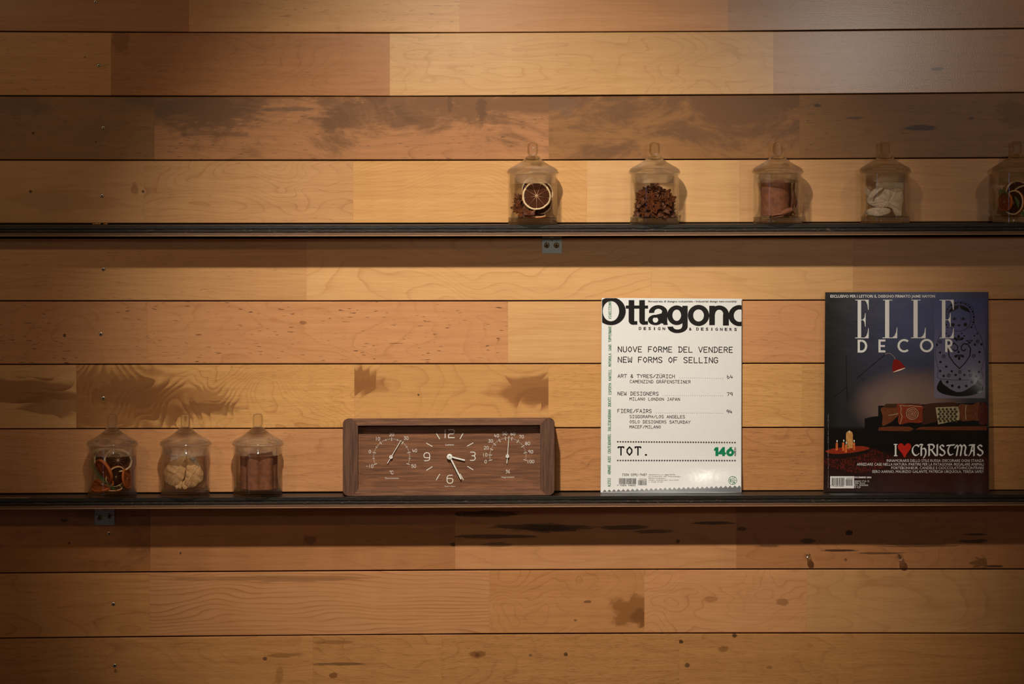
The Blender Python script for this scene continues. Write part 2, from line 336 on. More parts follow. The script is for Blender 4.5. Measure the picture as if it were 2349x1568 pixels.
# the wall goes on beyond the picture: the same courses run on to both sides, and more courses follow above and below
edge = [wood('plank_timber', *PAL[k], 77 + n, rough=.40, **o) for n, (k, o) in enumerate((('oak', dict(pore=.4)), ('maple', dict(rings=(.2, .7, 5, 2), line=.35)), ('pink', dict(fleck=.6)), ('gold', dict(rings=(.3, .6, 7, 2), line=.4))))]
def filler(yt, yb, x0, x1, n): make_plank(yt, yb, x0, x1, edge[n % 4], ((x0 + x1) / 2, (yt((x0 + x1) / 2) + yb((x0 + x1) / 2)) / 2), 0)
for row, (a, b) in enumerate(ROWS):
    yt = lambda x, a=a: lin3(BND[a], x); yb = lambda x, b=b: lin3(BND[b], x)
    filler(yt, yb, -1400, min(p[1] for p in PL if p[0] == row), row); filler(yt, yb, max(p[2] for p in PL if p[0] == row), 3750, row + 2)
for k in (-2, -1, 1, 2):
    q = BND[0] if k < 0 else BND[13]; o = 147 * (k if k < 0 else k - 1)
    yt = lambda x, q=q, o=o: lin3(q, x) + o; yb = lambda x, q=q, o=o: lin3(q, x) + o + 147
    for n, (x0, x1) in enumerate(((-1400, -350 + 90 * k), (-350 + 90 * k, 420), (420, 1230 + 60 * k), (1230 + 60 * k, 1900), (1900, 2750), (2750, 3750))): filler(yt, yb, x0, x1, n + k)

def plank_at(px, py):
    for (row, x0, x1, ob, yt, yb) in PLANKS:
        if x0 <= px < x1 and yt(px) <= py < yb(px): return ob
    return None
zinc = plain('screw_zinc', c(188, 176, 150), .35, .9, .15, 900); dark_hole = plain('recess_black', c(14, 10, 8), .9, 0, .1)
brass = plain('screw_brassy', c(150, 124, 84), .38, .9, .2, 900)
def screw_head(px, py, r, mats, ang=.3, d0=0.0):
    """countersunk cross-head screw; slot 0 steel, slot 1 the recess"""
    mb = MB(); o = W(px, py, d0); M = Matrix.Rotation(R(90), 3, 'X')   # local z -> -y
    mb.lathe([(0.001, .8 * S), (r * .55 * S, .8 * S), (r * .9 * S, .55 * S), (r * S, .1 * S), (r * S, -.6 * S)], 20, o, M)
    for k in range(2):
        a = ang + k * math.pi / 2; u = Vector((math.cos(a), 0, math.sin(a))); w = Vector((-math.sin(a), 0, math.cos(a)))
        L, h = r * .60 * S, r * .16 * S; q = o + Vector((0, -.86 * S, 0))
        mb.face([q - u * L - w * h, q + u * L - w * h, q + u * L + w * h, q - u * L + w * h], 1)
    return mb
for k, (px, py) in enumerate([(219, 4), (227, 150), (237, 293), (234, 449), (237, 617), (231, 766), (237, 913), (250, 1223), (260, 1385), (263, 1526)]):
    p = plank_at(px, py)
    if p: screw_head(px, py, 4.6, [zinc, dark_hole], .3 + k * .7).build('screw', [zinc, dark_hole], p, smooth=True, sharp=40)
for (px, py, r) in [(76, 305, 2.4), (70, 439, 2.8), (328, 439, 2.6), (148, 769, 3.0), (159, 1245, 2.2), (220, 325, 1.5), (195, 131, 1.6)]:
    p = plank_at(px, py); mb = MB(); M = Matrix.Rotation(R(90), 3, 'X')
    mb.lathe([(0.001, .50 * S), (r * .5 * S, .50 * S), (r * .8 * S, .52 * S), (r * S, .54 * S), (r * 1.1 * S, .3 * S)], 14, W(px, py), M)
    mb.build('screw_hole', dark_hole, p)

# ------------------------------------------------------------------ shelves
FRONT = {0: (516.8, 515.5, 511.4), 1: (1143.0, 1138.0, 1133.7)}
UNDER = {0: (541.9, 541.2, 537.6), 1: (1168.0, 1163.0, 1158.8)}
DEP = 102.0
def shelf_z(k, px): return W(px, lin3(FRONT[k], px), DEP).z
def ply_mat(name, ca, cb, rough, chip=None, chipam=0.0, spec=.5):
    t = NT(name); o = t.obj(U)
    g = t.noise(t.vec(t.mul(o[0], 1.2), o[1], t.mul(o[2], 34)), 1, 4, .6)
    co = t.mix(g, ca, cb)
    if chip:
        n = t.noise(t.vec(t.mul(o[0], 9), 3.0, t.mul(o[2], 45)), 1, 4, .65)
        p = t.noise(t.vec(t.mul(o[0], .8), 5.0, 0.0), 1, 2)
        co = t.mix(t.mul(t.ss(t.add(n, t.mul(p, .35)), .76, .86), chipam), co, chip)
    t.set(Base_Color=co, Roughness=rough, Specular_IOR_Level=spec); t.bump(t.noise(t.vec(t.mul(o[0], 6), t.mul(o[1], 6), t.mul(o[2], 60)), 1, 4, .6), .5, .0008)
    return t.m
m_ply_top = ply_mat('stained_ply', c(24, 18, 13), c(44, 34, 25), .42, spec=.32)
m_ply_mid = ply_mat('stained_ply_edge', c(28, 22, 17), c(58, 47, 37), .55, c(130, 110, 90), .75, .28)
m_glue = plain('glue_line', c(16, 11, 8), .8)
m_veneer = ply_mat('raw_veneer', c(78, 52, 32), c(120, 84, 54), .5)
m_lip = ply_mat('raw_veneer_lip', c(150, 106, 66), c(200, 150, 104), .45)
def shelf(k, label):
    root = thing('shelf', W(1174.5, lin3(FRONT[k], 1174.5), 0), label, 'shelf', 'two long plywood wall shelves')
    random.seed(40 + k)
    xs = [-1390 + i * 16.5 for i in range(int(5130 / 16.5))]
    # (name, z from, z to as fraction of thickness, front depth, wobble, material)
    lay = [('ply_layer', 0.0, .32, DEP, .35, m_ply_top), ('glue_line', .32, .375, DEP - 1.6, .1, m_glue),
           ('ply_layer', .375, .61, DEP + .1, .45, m_ply_mid), ('glue_line', .61, .67, DEP - 1.5, .1, m_glue),
           ('bottom_veneer', .67, .92, DEP + .1, .25, m_veneer), ('veneer_lip', .92, 1.0, DEP + .9, .15, m_lip)]
    for name, f0, f1, dd, wob, mat in lay:
        mb = MB(); rows = []
        ph = random.random() * 9
        for x in xs:
            zt = W(x, lin3(FRONT[k], x), DEP).z; zb = W(x, lin3(UNDER[k], x), DEP).z
            jj = (math.sin(x * .021 + ph) * .5 + random.uniform(-1, 1)) * wob
            j2 = random.uniform(-.25, .25) * (wob / .4) if f0 > 0 else 0
            a = zt + (zb - zt) * f0 + j2 * S; b = zt + (zb - zt) * f1 - (random.uniform(-.2, .2) * wob / .4 * S if f1 < 1 else 0)
            X = W(x, 0, 0).x; yf = -(dd + jj) * S; yb = 11.5 * S; ch = .5 * S
            rows.append([(X, yb, a), (X, yf + ch, a), (X, yf, a - ch), (X, yf, b + ch), (X, yf + ch, b), (X, yb, b)])
        mb.grid(rows, True, 0, True, True); mb.build(name, mat, root)
    return root
shelf_up = shelf(0, 'upper dark-edged plywood shelf carrying five glass jars')
shelf_lo = shelf(1, 'lower dark-edged plywood shelf carrying three jars, the clock and two magazines')

# ------------------------------------------------------------------ brackets under the shelves
m_br = plain('galvanised_steel', c(150, 156, 156), .42, .75, .18, 300, .1)
def bracket(k, x0, x1, ybot, screws, label):
    xm = (x0 + x1) / 2; zt = W(xm, lin3(UNDER[k], xm), DEP).z
    root = thing('shelf_bracket', Vector((W(xm, 0).x, 0, W(0, ybot).z)), label, 'bracket', 'steel brackets holding up the shelves')
    X0, X1 = W(x0, 0).x, W(x1, 0).x; zb = W(0, ybot).z; t = 3.2 * S; r = 3 * S
    mb = MB()   # upright plate with bent edge
    mb.box((X0, -t, zb), (X1, -.3 * S, zt - .1 * S)); mb.build('wall_plate', m_br, root)
    mb = MB(); mb.box((X0, -52 * S, zt - t), (X1, -t - .05 * S, zt - .15 * S)); mb.build('shelf_plate', m_br, root)
    mb = MB(); xc = (X0 + X1) / 2; wv = 11 * S   # pressed stiffening gusset in the bend
    mb.mesh([(xc - wv, -t - .1 * S, zt - t), (xc + wv, -t - .1 * S, zt - t), (xc, -t - .1 * S, zt - t - 11 * S), (xc, -t - 9 * S, zt - t)],
            [(0, 2, 3), (2, 1, 3), (0, 3, 1), (0, 1, 2)]); mb.build('gusset', m_br, root)
    for i, (sx, sy, r_) in enumerate(screws):
        screw_head(sx, sy, r_, None, .4 + i, 3.4).build('screw', [brass, dark_hole], root, smooth=True, sharp=40)
    return root
bracket(0, 1243.5, 1289, 580.5, [(1254.4, 562.3, 6.4), (1276.5, 562.3, 6.4)], 'zinc corner bracket with two screws under the upper shelf')
bracket(1, 217.5, 262.7, 1203.5, [(228, 1186.6, 6.8), (250.3, 1183, 6.2)], 'zinc corner bracket with two screws under the lower shelf, left')

# ------------------------------------------------------------------ glass
def thin_glass():
    """clear jar wall: see-through with Fresnel reflection, greyer where looked at edge-on"""
    t = NT('jar_glass'); n = t.n; out = n['Material Output']; n.remove(t.b)
    lw = n.new('ShaderNodeLayerWeight'); lw.inputs['Blend'].default_value = .5
    tr = n.new('ShaderNodeBsdfTransparent'); gl = n.new('ShaderNodeBsdfGlossy'); gl.inputs['Roughness'].default_value = .06
    f = t.ss(lw.outputs['Facing'], .86, 1.0); t.put(tr.inputs['Color'], t.mix(f, (.988, .988, .982, 1), (.60, .61, .58, 1)))
    gl.inputs['Color'].default_value = (1, 1, 1, 1)
    mx = n.new('ShaderNodeMixShader'); fr = n.new('ShaderNodeFresnel'); fr.inputs['IOR'].default_value = 1.22
    t.t.links.new(t.math('MINIMUM', fr.outputs[0], .32), mx.inputs[0])
    t.t.links.new(tr.outputs[0], mx.inputs[1]); t.t.links.new(gl.outputs[0], mx.inputs[2]); t.t.links.new(mx.outputs[0], out.inputs['Surface'])
    return t.m
def solid_glass(name, color=(.98, .98, .96, 1), ior=1.46, rough=.01):
    t = NT(name); n = t.n; out = n['Material Output']; n.remove(t.b)
    g = n.new('ShaderNodeBsdfGlass'); g.inputs['Color'].default_value = color; g.inputs['IOR'].default_value = ior; g.inputs['Roughness'].default_value = rough
    t.t.links.new(g.outputs[0], out.inputs['Surface']); return t.m
m_thin = thin_glass(); m_solid = solid_glass('thick_glass'); m_pin = solid_glass('clear_plastic', (.96, .95, .93, 1), 1.49)

RB = 56.0
def arc(cx, cz, r, a0, a1, n=5): return [(cx + r * math.cos(R(a0 + (a1 - a0) * i / n)), cz + r * math.sin(R(a0 + (a1 - a0) * i / n))) for i in range(n + 1)]
def make_jar(px, k, label, squat=0.0, dd=58.5, knob=0):
    """straight-sided apothecary jar: thick base, tube body, flared lid with inner collar, solid knob"""
    z = shelf_z(k, px); kk = (F - dd) / F
    root = thing('glass_jar', Vector((W(px, 0, dd).x, -dd * S, z + .05 * S)), label, 'jar', 'lidded glass jars of dried spices and fruit')
    o = root.location; sc = lambda pr: [(max(r, .001) * S, h * S) for r, h in pr]
    mb = MB(); mb.lathe(sc([(0, 0)] + [(RB - 3.2, 0)] + arc(RB - 3.2, 3.2, 3.2, -90, 0) + [(RB, 14)] + arc(RB - 1, 14.6, 1, 0, 90, 2) + [(RB - 6, 15.6), (40, 14.2), (20, 13.4), (0, 13.2)]), 64, o)
    mb.build('base', m_base, root, smooth=True, sharp=50)
    mb = MB(); mb.lathe(sc([(RB, 15.8), (RB, 112.6), (RB - 1.5, 113.6), (RB - 3.3, 112.6), (RB - 3.3, 22), (RB - 5, 17.5), (RB - 9, 15.8), (RB, 15.8)]), 64, o)
    mb.build('body', m_thin, root, smooth=True, sharp=50)
    q = 113.9
    lid = [(0, q + 5), (30, q + 4), (46.5, q + 1.5), (48.6, q - 1), (48.6, q - 19), (50.4, q - 20.5), (52.2, q - 19), (52.2, q)]
    lid += arc(RB - 1.0, q + 4.2, 4.0, -80, 30, 6) + [(RB + .4, q + 11), (50, q + 15.5), (40, q + 20.5), (29, q + 27), (20, q + 34), (14.5, q + 40), (11.2, q + 43.2), (0, q + 43.2)]
    mb = MB(); mb.lathe(sc(lid), 64, o); ld = mb.build('lid', m_thin_lid, root, smooth=True, sharp=60)
    q += 43.6
    kp = [[(0, 0), (9.2, 0), (10.5, 2), (12, 6), (11.8, 20), (11, 25), (8.5, 28.2), (4, 29.4), (0, 29.6)],
          [(0, 0), (9.4, 0), (10.6, 3), (11, 10), (11, 24), (10.4, 26.5), (8.5, 27.6), (0, 27.8)],
          [(0, 0), (9, 0), (10.5, 3), (11.4, 9), (11.2, 18), (9.5, 24.5), (6, 28), (0, 29)]][knob]
    mb = MB(); mb.lathe(sc([(r, h + q) for r, h in kp]), 40, o); mb.build('knob', m_thin_lid, ld, smooth=True, sharp=60)
    return root
m_thin_lid = thin_glass(); m_thin_lid.name = 'lid_glass'; m_base = thin_glass(); m_base.name = 'base_glass'
_n = m_thin_lid.node_tree.nodes
for nd in _n:
    if nd.type == 'FRESNEL': nd.inputs['IOR'].default_value = 1.36
    if nd.type == 'MIX': nd.inputs[6].default_value = (.975, .972, .962, 1); nd.inputs[7].default_value = (.66, .64, .60, 1)

_t = m_base.node_tree; _o = _t.nodes['Material Output']; _a = _o.inputs['Surface'].links[0].from_socket      # half clear, half refracting: light still reaches what is behind
_g = _t.nodes.new('ShaderNodeBsdfGlass'); _g.inputs['IOR'].default_value = 1.46; _g.inputs['Color'].default_value = (.97, .96, .92, 1); _g.inputs['Roughness'].default_value = .01
_m = _t.nodes.new('ShaderNodeMixShader'); _m.inputs[0].default_value = .5; _t.links.new(_a, _m.inputs[1]); _t.links.new(_g.outputs[0], _m.inputs[2]); _t.links.new(_m.outputs[0], _o.inputs['Surface'])

_t = m_thin_lid.node_tree; _o = _t.nodes['Material Output']; _a = _o.inputs['Surface'].links[0].from_socket      # lid and knob refract as well
_g = _t.nodes.new('ShaderNodeBsdfGlass'); _g.inputs['IOR'].default_value = 1.45; _g.inputs['Color'].default_value = (.97, .97, .95, 1); _g.inputs['Roughness'].default_value = .02
_m = _t.nodes.new('ShaderNodeMixShader'); _m.inputs[0].default_value = .55; _t.links.new(_a, _m.inputs[1]); _t.links.new(_g.outputs[0], _m.inputs[2]); _t.links.new(_m.outputs[0], _o.inputs['Surface'])
J = {}
for key, px, k, label, kn in [
  ('orange', 1222, 0, 'glass jar fronted by one round dried orange slice, leftmost on the upper shelf', 0),
  ('anise', 1501.5, 0, 'glass jar packed with star anise, on the upper shelf', 0),
  ('bark', 1784, 0, 'glass jar holding broad cinnamon bark, on the upper shelf', 2),
  ('pale', 2030.5, 0, 'glass jar holding whitish dried petals, on the upper shelf', 1),
  ('mixed', 2333, 0, 'glass jar of dried fruit cut off by the right edge of the picture', 1),
  ('fruit', 257.5, 1, 'glass jar of dried orange slices and rosemary on the lower shelf', 0),
  ('lobes', 425.5, 1, 'glass jar holding tan two-lobed dried petals, middle of the lower three', 1),
  ('sticks', 591.5, 1, 'glass jar of upright cinnamon sticks, nearest to the clock', 0)]:
    J[key] = make_jar(px, k, label, knob=kn)
def JP(j, dx, dz, dd=0.0): return J[j].location + Vector((dx * S, -dd * S, dz * S))

# ------------------------------------------------------------------ jar contents
def fruit_mat(name, a, b, sc=900, rough=.6, bump=.4, spec=.4):
    t = NT(name); o = t.obj(1.0); n = t.noise(t.vec(o[0], o[1], o[2]), sc, 4, .6)
    t.set(Base_Color=t.mix(n, a, b), Roughness=rough, Specular_IOR_Level=spec); t.bump(n, bump, .0008); return t.m
def bark_mat(name, a, b):
    t = NT(name); o = t.obj(1.0)
    n = t.noise(t.vec(t.mul(o[0], 900), t.mul(o[1], 900), t.mul(o[2], 90)), 1, 5, .65, .3); m = t.noise(t.vec(o[0], o[1], o[2]), 120, 3)
    t.set(Base_Color=t.mix(t.math('ADD', t.mul(n, .6), t.mul(t.ss(m, .3, .7), .4), True), a, b), Roughness=.75); t.bump(n, .7, .0008); return t.m
m_pulp = fruit_mat('dried_pulp', c(44, 20, 9), c(96, 50, 25), 1300, .75, .5, .12); m_pulp2 = fruit_mat('orange_pulp', c(120, 52, 14), c(182, 94, 36), 900, .7, .5, .2); m_pith = fruit_mat('dried_pith', c(214, 176, 122), c(246, 218, 168), 700)
m_memb = fruit_mat('membrane', c(120, 76, 44), c(170, 120, 76), 900); m_peel = fruit_mat('orange_peel', c(150, 66, 14), c(206, 108, 36), 1500)
m_anise = fruit_mat('anise_husk', c(52, 27, 13), c(112, 62, 31), 1100, .55); m_seed = plain('anise_seed', c(112, 60, 26), .2, 0, .1)
m_anise_in = fruit_mat('anise_inside', c(88, 44, 19), c(142, 78, 38), 1100, .5)
m_cinn = bark_mat('cinnamon_bark', c(84, 44, 22), c(150, 88, 50)); m_cinn2 = bark_mat('cinnamon_inner', c(70, 36, 18), c(124, 68, 38))
m_white = fruit_mat('pale_petal', c(158, 128, 97), c(222, 194, 160), 420, .85, 1.0); m_tan = fruit_mat('tan_petal', c(160, 110, 64), c(224, 174, 116), 420, .85, 1.0)
m_leaf = fruit_mat('dry_leaf', c(48, 62, 26), c(92, 106, 52), 600, .6); m_rose = fruit_mat('rosemary_needle', c(52, 70, 32), c(104, 118, 62), 600, .6)

def face_to(n, spin=0.0):
    q = Vector((0, -1, 0)).rotation_difference(Vector(n).normalized())
    return (q @ Quaternion((0, 1, 0), spin)).to_matrix()
def orange_slice(loc, r, n, label, spin=0.0, thick=5.0, segs=9, peel=None, pulp=None, group='dried orange slices in the jars', sq=1.0):
    root = thing('orange_slice', loc, label, 'fruit slice', group); M = face_to(n, spin); o = Vector(loc); T = thick / 2
    def P(a, rad, y): return o + M @ (Vector((rad * math.cos(a), y, rad * math.sin(a) * sq)) * S)
    N = 44; random.seed(int(r * 100 + spin * 50))
    w = [1 + .02 * math.sin(3 * k * 2 * math.pi / N + r) + random.uniform(-.012, .012) for k in range(N)]
    A = [2 * math.pi * k / N for k in range(N)]
    mb = MB(); prof = [(.86, -T * .5), (.875, -T), (.93, -T * 1.1), (.975, -T * .85)]
    mb.grid([[P(A[k], r * w[k] * f, y) for k in range(N)] for f, y in prof + [(.975, T * .85), (.93, T * 1.05), (.87, T), (.86, -T * .5)]], True)
    mb.build('pith_ring', m_pith if peel is None else peel, root, smooth=True)
    mb = MB(); mb.grid([[P(A[k], r * w[k] * f, y) for k in range(N)] for f, y in [(.974, -T * .8), (1.0, -T * .45), (1.0, T * .45), (.974, T * .8)]], True); mb.build('peel', m_peel, root, smooth=True)
    mb = MB(); mb.grid([[P(A[k], r * .865 * f, y) for k in range(N)] for f, y in [(.001, -T * .62), (1, -T * .62), (1, T * .62), (.001, T * .62)]], True); mb.build('membrane', m_memb, root)
    mb = MB(); mb.lathe([(.001, T * .95 * S), (r * .055 * S, T * .9 * S), (r * .085 * S, T * .5 * S)], 12, o, M @ Matrix.Rotation(R(90), 3, 'X')); mb.build('core', m_pith, root, smooth=True)
    for i in range(segs):
        a0 = 2 * math.pi * i / segs; da = 2 * math.pi / segs; g = .012 * r
        mb = MB(); rows = []
        for fr, y in ((1.0, -.70), (.985, -.95), (.8, -1.02), (.8, 1.0), (.985, .95), (1, .70)):
            ring = []
            r0, r1 = r * .10, r * .85; e = (1 - fr)
            for (rad, s_) in ((r0 + e * 8, 0), (r1 * .6, -1), (r1 * .94, -1), (r1 - e * 4, -.72), (r1 - e * 4 + .2, 0), (r1 - e * 4, .72), (r1 * .94, 1), (r1 * .6, 1)):
                half = max(0.0, da / 2 - (g + e * 5) / rad) if s_ else 0
                ring.append(P(a0 + da / 2 + s_ * half, rad, y * T))
            rows.append(ring)
        mb.grid(rows, True, 0, True, True); mb.build('segment', pulp or (m_pulp2 if peel else m_pulp), root)
    return root

def smooth_loop(pts, n=4):
    out = []; L = len(pts)
    for i in range(L):
        p0, p1, p2, p3 = (Vector(pts[(i + j - 1) % L]) for j in range(4))
        for k in range(n):
            t = k / n
            out.append(.5 * ((2 * p1) + (p2 - p0) * t + (2 * p0 - 5 * p1 + 4 * p2 - p3) * t * t + (3 * p1 - p0 - 3 * p2 + p3) * t ** 3))
    return out
def puff(mb, outline, pos, thick, bend=None, rip=0.0, n=4, mi=0):
    """inflate a closed outline (dx, dz in u) into a body with real thickness; pos(dx,dz,dd)->world"""
    pts = smooth_loop([Vector((x, y, 0)) for x, y in outline], n); cen = sum(pts, Vector()) / len(pts)
    bend = bend or (lambda x, z: 0.0); ts = [1, .94, .82, .62, .4, .2, .001]
    def row(t, s):
        r = []
        for i, p in enumerate(pts):
            q = cen + (p - cen) * t; dd = s * thick * math.sqrt(max(0, 1 - t ** 2.4)) + bend(q.x, q.y) + rip * math.sin(i * .9 + q.x * .3) * t
            r.append(pos(q.x, q.y, dd))
        return r
    mb.grid([row(t, 1) for t in ts[::-1]] + [row(t, -1) for t in ts[1:]], True, mi)

# --- jar with one big slice in front
orange_slice(JP('orange', 8.5, 65.5, 27), 33.5, (0.03, -1, -.03), 'round dried orange slice with cream rind facing out of the leftmost upper jar', R(10), 5)
orange_slice(JP('orange', 16, 72, 8), 32, (.25, -1, .15), 'dark dried orange slice standing behind the round cream-rimmed slice', .4, 5)
orange_slice(JP('orange', -4, 78, 0), 30, (-.75, -.7, .1), 'dried orange slice turned edge-on behind the cream-rimmed slice', .9, 4.5)
orange_slice(JP('orange', 14, 52, -16), 33, (-.1, -1, .1), 'rearmost dark orange slice in the leftmost upper jar', .2, 5)
orange_slice(JP('orange', 0, 22, -2), 31, (.1, -.2, 1), 'orange slice lying flat on the bottom of the leftmost upper jar', .2, 5)

# --- star anise
def pod_mesh():
    mb = MB(); L = 15.0; rows = []
    for t in (0, .12, .3, .5, .7, .86, 1.0):
        w = (.9 + 4.0 * math.sin(math.pi * min(1, t * .92 + .04)) ** .8) * (1 - .55 * t ** 3); h = (1.5 + 3.2 * math.sin(math.pi * min(1, t + .02)) ** .7); up = 3.5 * t ** 2.2
        x = t * L + 1.2
        if t == 1: w, h = .3, .3
        rows.append([Vector(p) * S for p in ((x, -w * .55, up + h * .55), (x, -w, up), (x, -w * .6, up - h * .8), (x, 0, up - h), (x, w * .6, up - h * .8), (x, w, up), (x, w * .55, up + h * .55), (x, 0, up - h * .25))])
    mb.grid(rows, True, 0, True, True)
    n = len(rows[0])
    for a in range(len(rows) - 1):
        for b in (6, 7): mb.mi[a * n + b] = 1
    return mb
def core_mesh():
    mb = MB(); mb.lathe([(.001, 3 * S), (1.6 * S, 2.6 * S), (2.6 * S, 0), (1.8 * S, -2.5 * S), (.001, -3 * S)], 10); return mb
anise0 = core_mesh().build('star_anise', m_anise, None, smooth=True)
for k in range(8):
    p = pod_mesh() if k == 0 else None
    if k == 0: pod0 = p.build('pod', [m_anise, m_anise_in], anise0, origin=(0, 0, 0), smooth=True, sharp=50); pd = pod0
    else: pd = pod0.copy(); col.objects.link(pd); pd.parent = anise0
    s_ = (1, .86, 1.08, .94, 1.05, .8, 1.0, .92)[k]; pd.rotation_euler = (0, (-.12, .05, -.2, 0, -.1, .1, -.05, -.15)[k], k * math.pi / 4 + (.05 if k % 2 else -.03)); pd.scale = (s_, s_, s_)
    if k in (1, 4, 6):
        sm = MB(); sm.lathe([(.001, 1.5 * S), (1.3 * S, 1 * S), (1.8 * S, 0), (1.3 * S, -1 * S), (.001, -1.5 * S)], 10, (9 * S, 0, 1.6 * S))
        sm.build('seed', m_seed, pd, origin=(0, 0, 0), smooth=True)
AN = []
random.seed(5)
def place_anise(j, dx, dz, dd, n, spin, s_, label, group):
    o = anise0 if not AN else copy_tree(anise0)
    AN.append(o); o.location = JP(j, dx, dz, dd)
    q = Vector((0, 0, 1)).rotation_difference(Vector(n).normalized()) @ Quaternion((0, 0, 1), spin)
    o.rotation_mode = 'QUATERNION'; o.rotation_quaternion = q; o.scale = (s_, s_, s_)
    tag(o, label, 'star anise', group)
G1 = 'star anise heaped in one jar'
place_anise('anise', -3, 40, 40, (-.15, -1, .45), .2, 1.28, 'upright star anise with a large amber pod, front and centre of the star anise jar', G1)
place_anise('anise', 30, 57, 30, (.3, -1, .35), .5, 1.22, 'star anise spread flat against the glass at upper right of the star anise jar', G1)
spots_ = [(-33, 46, 28), (-30, 62, 20), (-12, 60, 30), (12, 50, 36), (24, 36, 36), (36, 40, 20), (-22, 28, 36), (2, 24, 42), (20, 22, 38), (-38, 30, 18), (38, 25, 16),
          (-4, 76, 18), (12, 72, 22), (-18, 72, 8), (26, 70, 12), (-2, 64, 0), (-34, 52, -4), (34, 54, 0), (14, 42, 6), (-14, 44, 8), (0, 82, 2), (-20, 26, 0), (20, 26, 0), (0, 48, -22), (24, 44, -24), (-24, 44, -24)]
def az(dx, dz, dd):
    if dd < -3: return 'star anise at the back of the heap in the star anise jar'
    if dz >= 70: return 'star anise at the %s of the heap in the star anise jar' % ('very top' if abs(dx) < 8 else 'upper left' if dx < 0 else 'upper right')
    if dz <= 32: return 'star anise on the glass floor at the %s of the star anise jar' % ('left' if dx < -12 else 'right' if dx > 12 else 'centre')
    return 'star anise midway up the %s of the heap in the star anise jar' % ('left side' if dx < -20 else 'right side' if dx > 20 else 'middle')
for (dx, dz, dd) in spots_:
    n = Vector((dx / 45 + random.uniform(-.5, .5), -.6 + random.uniform(-.5, .4), random.uniform(-.2, 1.0)))
    place_anise('anise', dx * .93, dz, dd * .93, n, random.uniform(0, 6), random.uniform(1.0, 1.2), az(dx, dz, dd), G1)
G2 = 'star anise beside the orange slice'
for i, (dx, dz, dd, n) in enumerate([(-36, 58, 16, (-.7, -.8, .2)), (-38, 38, 22, (-.4, -1, .3)), (-24, 26, 34, (-.3, -.9, .6)), (-30, 44, 2, (-.5, -.5, .6)), (-8, 24, 42, (0, -.5, 1))]):
    place_anise('orange', dx * .92, dz, dd, n, i * 1.3, .95, ['topmost star anise left of the cream-rimmed orange slice', 'star anise against the glass, left of the cream-rimmed orange slice',
      'star anise on the jar floor, lower left of the cream-rimmed slice', 'star anise half hidden behind others, left of the cream-rimmed slice', 'star anise under the cream-rimmed orange slice'][i], G2)

# --- cinnamon
def quill(name, base, r0, turns, h, label, group, start=0.0, tilt=(0, 0, 0), thick=2.6, mat=None, squash=1.0, twin=False):
    """curled bark: spiral section pulled up, with ragged ends"""
    random.seed(int(r0 * 31 + h)); o = Vector(base)
    ob_m = Matrix.Rotation(tilt[0], 3, 'X') @ Matrix.Rotation(tilt[1], 3, 'Y') @ Matrix.Rotation(tilt[2], 3, 'Z')
    n = int(26 * turns) + 6; sec = []
    for i in range(n + 1):
        t = i / n; a = start + t * turns * 2 * math.pi; r = r0 * (1 - .34 * t * turns / max(turns, 1))
        if twin: r = r0 * (.52 + .48 * abs(math.cos(a * 1.0)))
        sec.append((a, r))
    loop = [(a, r) for a, r in sec] + [(a, r - thick) for a, r in reversed(sec)]
    jag = [random.uniform(-1.2, 1.2) for _ in range(len(sec))]; jag = jag + jag[::-1]
    mb = MB(); rows = []
    for k in range(7):
        f = k / 6; row = []
        for i, (a, r) in enumerate(loop):
            rr = r * (1 + .015 * math.sin(f * 7 + a * 2)); e = jag[i] if k in (0, 6) else 0
            row.append(o + ob_m @ (Vector((rr * math.cos(a), rr * math.sin(a) * squash, f * h + (e if k == 6 else abs(e) * .3))) * S))
        rows.append(row)
    mb.grid(rows, True, 0)
    L = len(sec)     # end caps as strips between outer and inner edge
    for rw in (rows[0], rows[-1]):
        for i in range(L - 1): mb.face([rw[i], rw[i + 1], rw[2 * L - 2 - i], rw[2 * L - 1 - i]])
    ob = mb.build(name, mat or m_cinn, None, origin=o, smooth=True, sharp=50)
    return tag(ob, label, 'cinnamon', group)
GC = 'cinnamon sticks in the jar by the clock'
for (dx, dd, r, st, lab, h, tw) in [(-9, 26, 19, 1.9, 'broad cinnamon stick at front centre left of the jar by the clock', 86, 1.35), (19, 22, 20, 1.3, 'broad cinnamon stick at front right of the jar by the clock', 87, 1.3),
        (-28, 6, 15, 2.5, 'thin cinnamon stick at the left of the jar by the clock', 84, 1.2), (34, -4, 13, .8, 'thin cinnamon stick at the right of the jar by the clock', 85, 1.2), (2, -20, 20, 4, 'cinnamon stick at the back of the jar by the clock', 90, 1.3)]:
    quill('cinnamon_stick', JP('sticks', dx, 16, dd), r, tw, h, lab, GC, start=st + 2.4, squash=.9)
GB = 'cinnamon bark in the upper jar'
quill('cinnamon_bark', JP('bark', -4, 17, 2), 36, .62, 84, 'broad curved sheet of cinnamon bark filling the bark jar', GB, start=R(196), tilt=(R(-3), 0, 0), thick=4)
quill('cinnamon_bark', JP('bark', 4, 17, -14), 34, .6, 88, 'second bark sheet standing behind the broad one in the bark jar', GB, start=R(186), thick=4, mat=m_cinn2)
mb = MB(); oc = J['bark'].location
puff(mb, [(24, 24), (30, 40), (33, 70), (35, 92), (41, 94), (39, 78), (44, 58), (46, 48), (41, 36), (39, 44), (34, 30)], lambda x, z, d: JP('bark', x - 2, z, d), 2.2, lambda x, z: 20 - (x - 30) * .5)
tag(mb.build('cinnamon_bark', m_cinn2, None, origin=oc + Vector((30 * S, -20 * S, 24 * S)), smooth=True), 'narrow torn strip of cinnamon bark at the right of the bark jar', 'cinnamon', GB)
